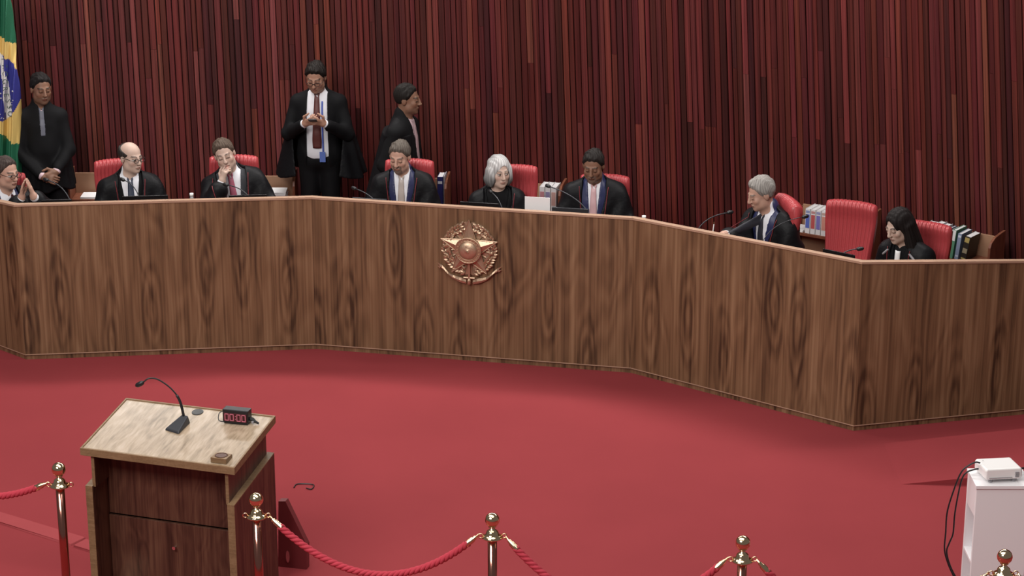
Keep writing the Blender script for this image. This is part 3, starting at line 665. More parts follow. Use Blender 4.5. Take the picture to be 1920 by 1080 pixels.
def paper_pile(par, x, zs, n, label, w_=.21, y0=.0):
    M = Matrix.Translation(par.location) @ Matrix.Rotation(par.rotation_euler.z, 4, 'Z'); rr = random.Random(int(x*1000)+n)
    q = M @ Vector((x, y0, zs+.001)); pp = empty('paper_stack', tuple(q), par.rotation_euler.z, label, 'papers')
    for k in range(n):
        a = rr.uniform(-.01, .01); MB().box((a, a, k*.018), (w_+a, .17+a, k*.018+.016)).build('document', M_paper, pp)
paper_pile(shA, .10, az, 1, 'white papers lying on the shelf left of the person in the navy tie')
paper_pile(shB, -.29, bz, 5, 'thick stack of white papers on the shelf beside the standing person with a phone')
book(shC, -.085, cz, .05, .25, .17, (.02, .02, .12), 0, 'dark blue folder on the shelf behind the person in the beige tie', [((.6, .6, .65), .75, .85)])
book(shC, -.03, cz, .006, .255, .17, (.55, .55, .6), 0, 'thin pale folder at the end of the shelf behind the person in the beige tie')
bands = [[((.10, .15, .50), .22, .78), ((.25, .3, .5), .83, .93)], [((.50, .10, .10), .22, .78), ((.5, .25, .25), .83, .93)], [((.20, .18, .50), .22, .78), ((.3, .3, .5), .83, .93)], [((.62, .28, .22), .22, .78), ((.5, .35, .3), .83, .93)]]
bn = ['blue', 'red', 'violet', 'orange']
for k in range(3):
    book(shD, -.19+k*.050, dz_, .047, .215, .18, (.76, .75, .76), 0, '%s striped white binder on the shelf right of the person in the turtleneck' % ('pink', 'violet', 'salmon')[k], [(((.55, .25, .28), (.30, .27, .45), (.62, .38, .34))[k], .25, .8)])
for k in range(4):
    book(shE, -.57+k*.048, ez, .045, .21, .18, (.76, .75, .76), 0, '%s striped white binder on the shelf behind the empty chair' % bn[k], bands[k])
paper_pile(shE, -.685, ez, 1, 'white papers lying beside the four binders', .10)
x = -.62
for w_, h_, c, lean, lab, bd in ((.09, .26, (.70, .69, .72), .02, 'thick white file box on the right end shelf', [((.35, .45, .7), .8, .95)]), (.05, .275, (.70, .69, .72), .02, 'tall white file beside the thick file box', None), (.05, .265, (.72, .71, .74), .03, 'white file with a grey edge on the right end shelf', None), (.018, .255, (.22, .25, .33), .10, 'thin slate book on the right end shelf', None), (.026, .25, (.50, .52, .56), .10, 'pale grey book leaning on the slate book', None),
                          (.034, .275, (.10, .26, .16), .10, 'green book with a white top on the right end shelf', [((.75, .75, .75), .62, .99)]), (.036, .25, (.25, .31, .44), .10, 'blue grey book leaning on the green book', [((.55, .6, .7), .1, .16), ((.6, .65, .72), .85, .93)]), (.055, .235, (.025, .02, .016), .16, 'black illustrated book leaning at the end of the row', [((.5, .4, .15), .04, .1), ((.35, .3, .2), .3, .5), ((.45, .35, .12), .75, .95)])):
    book(shF, x, fz, w_*.92, h_*.86, .18, c, -lean*0+lean, lab, bd); x += w_*.92+.004+(.012 if lean > .03 else 0)
# ================================================================== FLAG
fp = onz(0, 300, 1.25)                                   # the cloth hangs just in front of the wall, left of the standing man
FX, FY = fp[0], 17.55
flag = empty('national_flag', (FX-.35, FY+.15, DAIS), 0, 'green and yellow flag with blue disc hanging at the left edge', 'flag')
def fpx(px, py):
    q = onplane(px, py, (0, FY), (0, 1)); return q
def fold_y(px, py): return .035*math.sin(px*.33+.012*py)+.018*math.sin(px*.71+1.0+.02*py)
nx, ny = 110, 200; V = []; Fc = []; fm = []
xr = lambda py: np.interp(py, [-40, 0, 70, 130, 200, 270, 330, 420], [10, 16, 23, 29, 35, 36.5, 37, 36])
def cloth_pt(s_, py):
    X = xr(py); px = -75+(X+75)*s_; q = fpx(px, py); return px, np.array([q[0], q[1]+fold_y(px, py)+.10*max(0, (s_-.93)/.07)**2, q[2]])
def flag_region(px, py):
    # boundaries as the photo shows them on the hanging cloth
    ytop = np.interp(px, [-75, -30, 0, 10, 22, 40], [40, 55, 70, 74, 84, 96])
    ybot = np.interp(px, [-75, -30, 0, 9, 12, 35, 40], [190, 225, 250, 252, 262, 273, 276])
    if py < ytop or py > ybot: return 0
    e = ((px+8)/45)**2+((py-165-px*.10)/64)**2
    if e < 1:
        xc = np.interp(py, [95, 105, 130, 160, 190, 220, 235], [-6, -1, 5, 10, 14, 16.5, 17])
        if abs(px-xc) < 5.2: return 3
        return 2
    return 1
P = np.zeros((ny, nx, 2))
for j in range(ny):
    py = -45+(430+45)*j/(ny-1)
    for i in range(nx):
        px, q = cloth_pt(i/(nx-1), py); V.append(q-np.array(flag.location)); P[j, i] = (px, py)
for j in range(ny-1):
    for i in range(nx-1):
        Fc.append((j*nx+i, j*nx+i+1, (j+1)*nx+i+1, (j+1)*nx+i)); c = (P[j, i]+P[j+1, i+1])/2; fm.append(flag_region(c[0], c[1]))
fo = mesh_obj('cloth', V, Fc, None, flag, True, mats=[M_flag_green, M_flag_yellow, M_flag_blue, M_flag_white], fm=fm)
sd = fo.modifiers.new('thick', 'SOLIDIFY'); sd.thickness = .003; sd.offset = 1
# stars and lettering are small pieces lying on the cloth
def on_cloth(px, py, lift=.012): q = fpx(px, py); return np.array([q[0], q[1]+fold_y(px, py)-lift, q[2]])-np.array(flag.location)
for sx, sy in ((26.5, 168), (1.5, 175), (2, 184), (1, 214), (5, 219), (9, 220), (2.5, 222), (24, 190), (27, 185), (23, 196)):
    c = on_cloth(sx, sy); r = .0095 if sx > 26 and sy < 170 or sx < 3 and sy < 190 else .006
    V = [c+np.array([(r if k % 2 == 0 else r*.42)*math.sin(k*math.pi/5), 0, (r if k % 2 == 0 else r*.42)*math.cos(k*math.pi/5)]) for k in range(10)]+[c+np.array([0, -.003, 0])]
    mesh_obj('star', V, [(k, (k+1) % 10, 10) for k in range(10)], M_flag_white, flag)
def letters(txt, px0, py0, px1, py1, size):
    n = len(txt)
    for k, ch in enumerate(txt):
        t = k/(n-1); px, py = px0+(px1-px0)*t, py0+(py1-py0)*t
        cu = bpy.data.curves.new('letter', 'FONT'); cu.body = ch; cu.size = size; cu.extrude = .001; cu.align_x = 'CENTER'
        tmp = bpy.data.objects.new('tmp', cu); col.objects.link(tmp); bpy.context.view_layer.update()
        me = bpy.data.meshes.new_from_object(tmp.evaluated_get(bpy.context.evaluated_depsgraph_get())); bpy.data.objects.remove(tmp)
        me.materials.append(M_flag_letter); o = bpy.data.objects.new('letter', me); col.objects.link(o); o.parent = flag
        c = on_cloth(px, py, .03); o.location = c; ang = math.atan2(-(py1-py0), (px1-px0))
        o.matrix_local = Matrix.Translation(c) @ Matrix.Rotation(-ang, 4, 'Y') @ Matrix.Rotation(math.pi/2, 4, 'X')
letters('PROGRESSO', 4, 112, 14.5, 214, .062)
MB().tube([(0, 0, 0), (0, 0, 2.9)], .016, 10).build('pole', M_chrome, flag, smooth=True)
MB().lathe([(.16, 0), (.16, .02), (.05, .05), (.02, .06)], 20).build('pole_base', M_chrome, flag)
# little carved figure hanging on the wall, only its feet reach into the frame
p, d_, n_ = wall_at(7.5+.27)
cp = onplane(1019, 17, (p[0]+n_[0]*.26, p[1]+n_[1]*.26), n_)
hg = empty('carved_figure', (cp[0], cp[1], cp[2]), 0, 'small pale carved figure hanging on the slat wall at the top edge', 'figure')
wd_ = plain('pale_carved_wood', (.42, .22, .17), .5)
MB().tube([(.004, .0, .075), (.006, -.006, .05), (.0, -.004, .03), (.0, -.012, .012), (-.012, -.03, .0)], [.016, .013, .009, .008, .005], 8).build('legs', wd_, hg, smooth=True)
MB().tube([(.004, 0, .07), (.002, 0, .16), (.0, .0, .24), (0, 0, .27)], [.016, .024, .03, .012], 8).build('torso', wd_, hg, smooth=True)
MB().tube([(-.14, 0, .27), (-.05, 0, .235), (.05, 0, .235), (.14, 0, .27)], [.007, .010, .010, .007], 8).build('arms', wd_, hg, smooth=True)
MB().lathe([(.004, 0), (.018, .008), (.02, .022), (.014, .04), (.003, .046)], 10, (0, -.008, .262)).build('head', wd_, hg, smooth=True)
# ================================================================== THINGS ON THE BENCH
def bench_mic(i, head, base, depth_h, depth_b, label, r=.0045):
    ph = behind(i, depth_h, *head); pb = behind(i, depth_b, *base); pb = np.array([pb[0], pb[1], WT])
    o = empty('bench_microphone', tuple(pb), 0, label, 'microphone', 'gooseneck microphones on the bench')
    d, n, L = segdir(i); v = ph-pb
    MB().box((-.05, -.06, 0), (.05, .06, .03), Matrix.Rotation(math.atan2(d[1], d[0]), 4, 'Z')).build('base', M_blackplastic, o, bevel=.008)
    pts = bez((0, 0, .03), (0, 0, .03+max(.12, v[2]*.75)), v*.55+np.array([0, 0, v[2]*.42]), v, 16)
    MB().tube(pts, r, 7).build('neck', M_darkgrey, o, smooth=True)
    t = pts[-1]-pts[-2]; t /= np.linalg.norm(t)
    MB().tube([v-t*.005, v, v+t*.012, v+t*.04, v+t*.05], [.006, .012, .0155, .014, .005], 10).build('mic_head', M_blackplastic, o, smooth=True)
bench_mic(1, (90, 338), (140, 378), .38, .22, 'gooseneck microphone before the person with joined hands')
bench_mic(1, (233, 338), (268, 372), .36, .24, 'gooseneck microphone before the person in the navy tie')
bench_mic(1, (428, 347), (480, 368), .36, .24, 'gooseneck microphone before the person resting chin on hand')
bench_mic(2, (667, 354), (718, 376), .36, .20, 'gooseneck microphone left of the person in the beige tie')
bench_mic(2, (922, 361), (948, 392), .36, .16, 'curved pale gooseneck microphone before the person in the turtleneck')
bench_mic(2, (1031, 350), (1120, 402), .42, .14, 'long gooseneck microphone before the person in the pale pink tie')
bench_mic(3, (1364, 399), (1298, 427), .45, .22, 'gooseneck microphone left of the person writing')
bench_mic(3, (1505, 407), (1420, 450), .55, .24, 'thin gooseneck microphone in front of the writing person', .003)
bench_mic(3, (1607, 467), (1560, 486), .34, .24, 'short gooseneck microphone in front of the empty chair')
def laptop(i, pl, pr, depth, label, m=M_screen):
    """pixels of the left and right ends of the screen's top edge"""
    a = behind(i, depth, *pl); b = behind(i, depth, *pr); z = max(a[2], b[2]); W = float(np.linalg.norm((b-a)[:2])); rz = math.atan2(b[1]-a[1], b[0]-a[0])
    mid = (a+b)/2; H = z-WT-.012
    d, n, L = segdir(i); o = empty('laptop', (mid[0], mid[1], WT), rz, label, 'laptop', 'laptops on the bench')
    MB().box((-W/2, .015, 0), (W/2, .24, .018)).build('keyboard_base', m, o, bevel=.003)
    sk = Matrix.Translation((0, .012, .018)) @ Matrix.Rotation(.12, 4, 'X')
    sc = MB().box((-W/2, -.004, 0), (W/2, .004, H/math.cos(.12)), sk).build('screen_lid', m, o, bevel=.002)
    MB().box((-W/2+.012, .004, .012), (W/2-.012, .0055, H/math.cos(.12)-.012), sk).build('display', M_ledoff, sc)
laptop(1, (78, 375), (135, 375), .20, 'black laptop before the person with joined hands')
laptop(1, (229, 368), (315, 366), .20, 'black laptop before the person in the navy tie')
laptop(1, (429, 367), (500, 364.5), .20, 'black laptop before the person resting chin on hand')
laptop(2, (662, 370), (726, 374), .22, 'dark grey laptop before the person in the beige tie', M_darkgrey)
laptop(2, (864, 378), (936, 382), .22, 'black laptop before the person in the turtleneck')
laptop(2, (1036, 388), (1104, 392.5), .16, 'dark grey laptop before the person in the pale pink tie', M_darkgrey)
laptop(3, (1546, 466), (1606, 480), .16, 'black laptop in front of the empty chair')
# folded white card, water bottles
ka = behind(2, .12, 984, 370); kb = behind(2, .12, 1031, 370)
kc = empty('white_card', (ka[0], ka[1], WT), math.atan2(d2[1], d2[0]), 'blank white card standing on the bench right of the person in the turtleneck', 'card')
KW = float(np.linalg.norm((kb-ka)[:2])); KH = (ka[2]+kb[2])/2-WT
MB().box((0, 0, 0), (KW, .003, KH)).build('front_leaf', M_paper, kc); MB().add([(0, .003, KH), (KW, .003, KH), (KW, .09, 0), (0, .09, 0), (0, .006, KH), (KW, .006, KH), (KW, .093, 0), (0, .093, 0)], FB).build('rear_leaf', M_paper, kc)
def bottle(i, px, py, depth, label, m, capm):
    q = behind(i, depth, px, py); H = q[2]-WT
    o = empty('water_bottle', (q[0], q[1], WT), 0, label, 'bottle', 'small bottles on the bench')
    MB().lathe([(.030, 0), (.033, .006), (.033, H*.62), (.030, H*.72), (.016, H*.86), (.013, H*.93)], 18).build('body', m, o, smooth=True)
    MB().lathe([(.016, H*.925), (.016, H*.995), (.012, H)], 14).build('cap', capm, o, smooth=True)
bottle(1, 359, 362, .18, 'clear plastic bottle left of the person resting chin on hand', M_clear, M_whiteplastic)
bottle(3, 1207.5, 404, .10, 'small white topped bottle beside the bend of the bench', M_paper, M_whiteplastic)
# ================================================================== PEOPLE (implicit surfaces meshed with surface nets)
def rotz(a): c, s = math.cos(a), math.sin(a); return np.array([[c, -s, 0], [s, c, 0], [0, 0, 1.]])
def rotx(a): c, s = math.cos(a), math.sin(a); return np.array([[1., 0, 0], [0, c, -s], [0, s, c]])
def roty(a): c, s = math.cos(a), math.sin(a); return np.array([[c, 0, s], [0, 1., 0], [-s, 0, c]])
class Sdf:
    def __init__(s): s.ops = []; s.lo = np.array([9., 9, 9]); s.hi = -s.lo
    def _b(s, c, r): s.lo = np.minimum(s.lo, c-r); s.hi = np.maximum(s.hi, c+r)
    def ell(s, c, r, k=.0, fr=None, op='u'):
        c = np.array(c, float); r = np.array(r, float) if hasattr(r, '__len__') else np.array([r]*3, float); R = np.eye(3)
        if fr is not None: R = fr[1]; c = fr[0]+R@c
        if op == 'u': s._b(c, r.max()+.01)
        s.ops.append((op, 'e', (c.astype(np.float32), r.astype(np.float32), R.astype(np.float32)), k)); return s
    def cap(s, a, b, ra, rb=None, k=.0, fr=None, op='u'):
        rb = ra if rb is None else rb; a = np.array(a, float); b = np.array(b, float)
        if fr is not None: a = fr[0]+fr[1]@a; b = fr[0]+fr[1]@b
        if op == 'u': s._b(a, ra+.01); s._b(b, rb+.01)
        s.ops.append((op, 'c', (a.astype(np.float32), b.astype(np.float32), ra, rb), k)); return s
    def fn(s, f): s.ops.append(('f', f, None, 0)); return s
    @staticmethod
    def prim(kind, q, P):
        if kind == 'e':
            c, r, R = q; p = ((P-c)@R)/r; k0 = np.sqrt(np.einsum('...i,...i', p, p)); p /= r; k1 = np.sqrt(np.einsum('...i,...i', p, p))+1e-9; return k0*(k0-1)/k1
        a, b, ra, rb = q; ab = b-a; h = np.clip(((P-a)@ab)/max(float(ab@ab), 1e-9), 0, 1)
        v = P-a-h[..., None]*ab; return np.sqrt(np.einsum('...i,...i', v, v))-(ra+(rb-ra)*h)
    def ev(s, P, use=None):
        P = np.asarray(P, np.float32); d = np.full(P.shape[:-1], 1.0, np.float32)
        for i, (op, kind, q, k) in enumerate(s.ops):
            if op == 'f': d = kind(P, d); continue
            if use is not None and not use[i]: continue
            e = s.prim(kind, q, P)
            if op == 'u':
                if k > 0: h = np.clip(.5+.5*(d-e)/k, 0, 1); d = d*(1-h)+e*h-k*h*(1-h)
                else: d = np.minimum(d, e)
            else:
                e = -e
                if k > 0: h = np.clip(.5-.5*(d-e)/k, 0, 1); d = d*(1-h)+e*h+k*h*(1-h)
                else: d = np.maximum(d, e)
        return d
    def mesh(s, h, pad=.03):
        lo = s.lo-pad; n = np.ceil((s.hi+pad-lo)/h).astype(int)+1; B = 12; nb = (n+B-1)//B; n = nb*B
        ci = np.stack(np.meshgrid(*[np.arange(k) for k in nb], indexing='ij'), -1).reshape(-1, 3)
        ctr = (lo+(ci*B+(B-1)/2)*h).astype(np.float32); brad = h*B*.87
        PD = [s.prim(kind, q, ctr) if op != 'f' else None for op, kind, q, k in s.ops]
        d0 = s.ev(ctr); G = np.empty(n, np.float32)
        base = np.stack(np.meshgrid(*[np.arange(B)]*3, indexing='ij'), -1).astype(np.float32)*h
        act = np.abs(d0) < brad+(.03 if any(o[0] == 'f' for o in s.ops) else .008)
        for bi in range(len(ci)):
            i, j, k = ci[bi]*B
            if not act[bi]: G[i:i+B, j:j+B, k:k+B] = d0[bi]; continue
            use = [True if p is None else p[bi] < brad+.012+s.ops[m][3] for m, p in enumerate(PD)]
            G[i:i+B, j:j+B, k:k+B] = s.ev(base+(lo+np.array([i, j, k])*h).astype(np.float32), use)
        I = G < 0
        c8 = [(a, b, c) for a in (0, 1) for b in (0, 1) for c in (0, 1)]
        def sh(A, o): return A[o[0]:n[0]-1+o[0], o[1]:n[1]-1+o[1], o[2]:n[2]-1+o[2]]
        cnt = np.zeros(tuple(n-1), np.int8)
        for o in c8: cnt += sh(I, o)
        cells = np.argwhere((cnt > 0) & (cnt < 8))
        if not len(cells): return np.zeros((0, 3)), []
        idx = -np.ones(tuple(n-1), np.int64); idx[tuple(cells.T)] = np.arange(len(cells))
        val = np.stack([G[tuple((cells+np.array(o)).T)] for o in c8], 1)
        acc = np.zeros((len(cells), 3)); cn = np.zeros(len(cells))
        for a in range(8):
            for b in range(a+1, 8):
                oa, ob = np.array(c8[a]), np.array(c8[b])
                if abs(oa-ob).sum() != 1: continue
                va, vb = val[:, a], val[:, b]; m = (va < 0) != (vb < 0); t = np.where(m, va/(va-vb+1e-12*(va == vb)), 0)
                acc += np.where(m[:, None], oa+(ob-oa)*t[:, None], 0); cn += m
        V = lo+(cells+acc/cn[:, None])*h
        F = []
        for ax in range(3):
            u, v = (ax+1) % 3, (ax+2) % 3; o = np.zeros(3, int); o[ax] = 1
            A = I[:n[0]-1, :n[1]-1, :n[2]-1]; Bm = sh(I, o); e = np.argwhere(A != Bm)
            e = e[(e[:, u] > 0) & (e[:, v] > 0)]
            if not len(e): continue
            eu = np.zeros(3, int); eu[u] = 1; ev_ = np.zeros(3, int); ev_[v] = 1
            q = np.stack([idx[tuple((e-x).T)] for x in (eu+ev_, ev_, 0*eu, eu)], 1); ins = A[tuple(e.T)]
            q[~ins] = q[~ins][:, ::-1]; F.append(q[(q >= 0).all(1)])
        return V, np.concatenate(F)
def quad_obj(name, V, F, m, parent=None, colr=None):
    me = bpy.data.meshes.new(name); V = np.asarray(V, np.float32); F = np.asarray(F, np.int32)
    me.vertices.add(len(V)); me.vertices.foreach_set('co', V.ravel()); me.loops.add(F.size); me.loops.foreach_set('vertex_index', F.ravel())
    me.polygons.add(len(F)); me.polygons.foreach_set('loop_start', np.arange(0, F.size, 4, dtype=np.int32)); me.polygons.foreach_set('loop_total', np.full(len(F), 4, np.int32))
    me.update(calc_edges=True); me.polygons.foreach_set('use_smooth', np.ones(len(F), bool)); me.materials.append(m)
    if colr is not None:
        at = me.color_attributes.new('Col', 'FLOAT_COLOR', 'POINT'); at.data.foreach_set('color', np.concatenate([colr, np.ones((len(V), 1))], 1).astype(np.float32).ravel())
    me.validate()
    o = bpy.data.objects.new(name, me); col.objects.link(o)
    if parent: o.parent = parent
    return o
def skin_mat():
    m, nt, b = nmat('skin'); a = nt.nodes.new('ShaderNodeAttribute'); a.attribute_name = 'Col'
    nt.links.new(a.outputs['Color'], b.inputs['Base Color']); b.inputs['Roughness'].default_value = .5; b.inputs['Subsurface Weight'].default_value = .06
    b.inputs['Subsurface Radius'].default_value = (.01, .004, .002); b.inputs['Specular IOR Level'].default_value = .35; return m
M_skin = skin_mat()
def hair_mat():
    m, nt, b = nmat('hair'); a = nt.nodes.new('ShaderNodeAttribute'); a.attribute_name = 'Col'
    nt.links.new(a.outputs['Color'], b.inputs['Base Color']); b.inputs['Roughness'].default_value = .62; b.inputs['Specular IOR Level'].default_value = .14; return m
M_hair = hair_mat()
def hair_cols(V, fr, c, kind):
    """strand-wise variation running from the crown; a bob also has a paler front and darker under-layer"""
    L = (V-fr[0])@fr[1]; x, y, z = L.T; ph = np.arctan2(x, y-.05); r = np.hypot(x, y)
    s_ = np.sin(ph*31+6*np.sin(r*30))+.7*np.sin(ph*67+2+z*20)+.5*np.sin(ph*113+x*90); f = 1+.22*s_
    if kind == 'bob': f = f*(.38+1.05*np.clip((z+.05)/.12, 0, 1)*np.clip(.55+(-y+.02)*7, .25, 1.15)+.25*(np.abs(x) > .07)*np.clip((z+.10)/.1, 0, 1))
    return np.clip(np.array(c)[None, :]*np.clip(f, .3, 2)[:, None], 0, .85)
def sd_box(P, c, hs): q = np.abs(P-np.array(c, np.float32))-np.array(hs, np.float32); return np.linalg.norm(np.maximum(q, 0), axis=-1)+np.minimum(q.max(-1), 0)
def head_sdf(S, fr, st):
    w_ = st.get('headw', 1.0); jw = st.get('jaw', 1.0)
    S.ell((0, .015, .035), (.077*w_, .096, .085), 0, fr); S.ell((0, -.03, -.035), (.062*w_, .064, .083), .03, fr)
    S.ell((0, -.043, -.083), (.046*jw, .043, .036), .03, fr); S.ell((0, -.076, -.100), (.020*jw, .016, .016), .02, fr)
    for s in (-1, 1):
        S.ell((s*.041, -.062, -.024), (.020, .018, .020), .025, fr); S.ell((s*.079*w_, .012, -.004), (.010, .021, .033), .008, fr)
        S.ell((s*.052*jw, -.018, -.068), (.018, .03, .03), .03, fr)
    S.cap((-.036, -.080, .025), (.036, -.080, .025), .010, None, .016, fr)
    for s in (-1, 1):
        S.ell((s*.031, -.104, .006), (.018, .016, .013), .012, fr, 'd'); S.ell((s*.031, -.081, .006), .0135, .003, fr)
    S.cap((0, -.092, .018), (0, -.112, -.026), .008, .0125, .010, fr); S.ell((0, -.103, -.030), (.0175, .013, .009), .008, fr)
    S.ell((0, -.092, -.0575), (.024, .010, .0058), .005, fr); S.ell((0, -.091, -.0690), (.020, .010, .0062), .005, fr)
def paint_head(V, fr, st):
    skin = np.array(st['skin']); L = (V-fr[0])@fr[1]; x, y, z = L.T; c = np.tile(skin, (len(V), 1))
    near = (np.abs(x) < .1) & (np.abs(z) < .16) & (y < .12) & (y > -.14)
    def mixc(m, col_, a=1.0): m = m & near; c[m] = c[m]*(1-a)+np.array(col_)*a
    ax = np.abs(x)
    if st.get('stubble'): mixc((z < -.045-.35*(y+.09)) & (z > -.14) & (y < .0), np.array(st.get('beardc', (.05, .04, .035))), st['stubble'])
    if st.get('goatee'): mixc((ax < .036) & (z < -.036) & (z > -.125) & (y < -.066) & ~((ax < .022) & (z < -.054) & (z > -.072)), st['beardc'], st['goatee'])
    mixc((((ax-.042)/.018)**2+((z+.028)/.016)**2 < 1) & (y < -.05), skin*np.array([1.08, .90, .88]), .4)
    mixc(((x/.022)**2+((z+.0635+9*x*x)/.0095)**2 < 1) & (y < -.08), skin*np.array([.85, .55, .53]), .8)
    mixc((ax < .023) & (np.abs(z+.0632+11*x*x) < .0024) & (y < -.078), skin*.25, .85)
    mixc((ax < .013) & (np.abs(z+.037) < .003) & (y < -.09), skin*.35, .8)
    br = np.abs(z-(.027+.006*np.sin((ax-.012)/.04*3.1))) < .0048
    mixc(br & (ax > .012) & (ax < .052) & (y < -.055), st.get('browc', (.03, .022, .018)), st.get('browa', .85))
    ex = ax-.031
    if st.get('closed'):
        mixc((np.abs(ex) < .017) & (np.abs(z-.0005+ex*ex*18) < .0032) & (y < -.07), (.02, .014, .012), .9)
        mixc((np.abs(ex) < .016) & (z > .002) & (z < .014) & (y < -.07), skin*.72, .6)
    else:
        mixc((np.abs(ex) < .015) & (np.abs(z-.006) < .0058) & (y < -.07), (.62, .58, .55))
        mixc((np.abs(x-np.sign(x)*.031-st.get('gaze', 0)) < .0062) & (np.abs(z-.0055) < .0062) & (y < -.07), (.025, .016, .012))
        mixc((np.abs(ex) < .017) & (np.abs(z-.0125+ex*ex*14) < .0028) & (y < -.07), (.02, .014, .012), .9)
    mixc((np.abs(ex) < .016) & (np.abs(z+.006) < .004) & (y < -.065), skin*.6, .4)
    return c
def add_hand(S, wr, d, n, side, curl=.35, spread=.0, thumb=.5):
    """wrist point, finger direction, palm normal (the way the palm faces), side +1/-1 puts the thumb"""
    d = np.array(d, float); d /= np.linalg.norm(d); n = np.array(n, float); n -= d*np.dot(n, d); n /= np.linalg.norm(n); s = np.cross(d, n)*side; wr = np.array(wr, float)
    S.cap(wr, wr+d*.02, .026, .027, .02); 
    for q in (-.024, -.008, .008, .024): S.cap(wr+d*.02+s*q*.6, wr+d*.082+s*q, .014, .0125, .012)
    for k, q in enumerate((.031, .0105, -.0105, -.031)):
        Lf = (.068, .077, .072, .056)[k]; a = curl*(1+.12*k); p = wr+d*.086+s*q; dd = d+s*(1.5-k)*spread; dd /= np.linalg.norm(dd)
        for m, fl in enumerate((.46, .30, .24)):
            ang = a*(m+.8); v = dd*math.cos(ang)+n*math.sin(ang); p2 = p+v*Lf*fl; S.cap(p, p2, .0092-.0009*m, .0085-.0009*m, .0035); p = p2
    tb = wr+d*.025+s*.028; t1 = d*.55+s*.75+n*.35*thumb; t1 /= np.linalg.norm(t1); p = tb+t1*.042; S.cap(tb, p, .0135, .0115, .012)
    t2 = d*.9+s*(.35-.5*thumb)+n*.5*thumb; t2 /= np.linalg.norm(t2); p2 = p+t2*.030; S.cap(p, p2, .0105, .0095, .005); S.cap(p2, p2+(t2+n*.3)*.022, .0095, .008, .004)
def torso(S, fat=1.0, w_=1.0, g=0.0):
    S.ell((0, .0, .05), (.17*w_+g, .125+g, .12+g)); S.ell((0, -.015*fat, .20), (.155*w_*fat+g, .118*fat+g, .17+g), .06)
    S.ell((0, .005, .37), (.172*w_+g, .112+g, .17+g), .06); [S.cap((0, .014, .510), (q*.155*w_, .012, .468), .062+g, .055+g, .05) for q in (-1, 1)]; S.cap((0, .02, .50), (0, .018, .585), .075+g, .056+g*.6, .05)
def surf_y(S, x, z, y0=-.45, y1=.2):
    ys = np.linspace(y0, y1, 260); d = S.ev(np.stack([np.full(260, x), ys, np.full(260, z)], -1)); k = np.argmax(d < 0); return ys[k] if d[k] < 0 else None
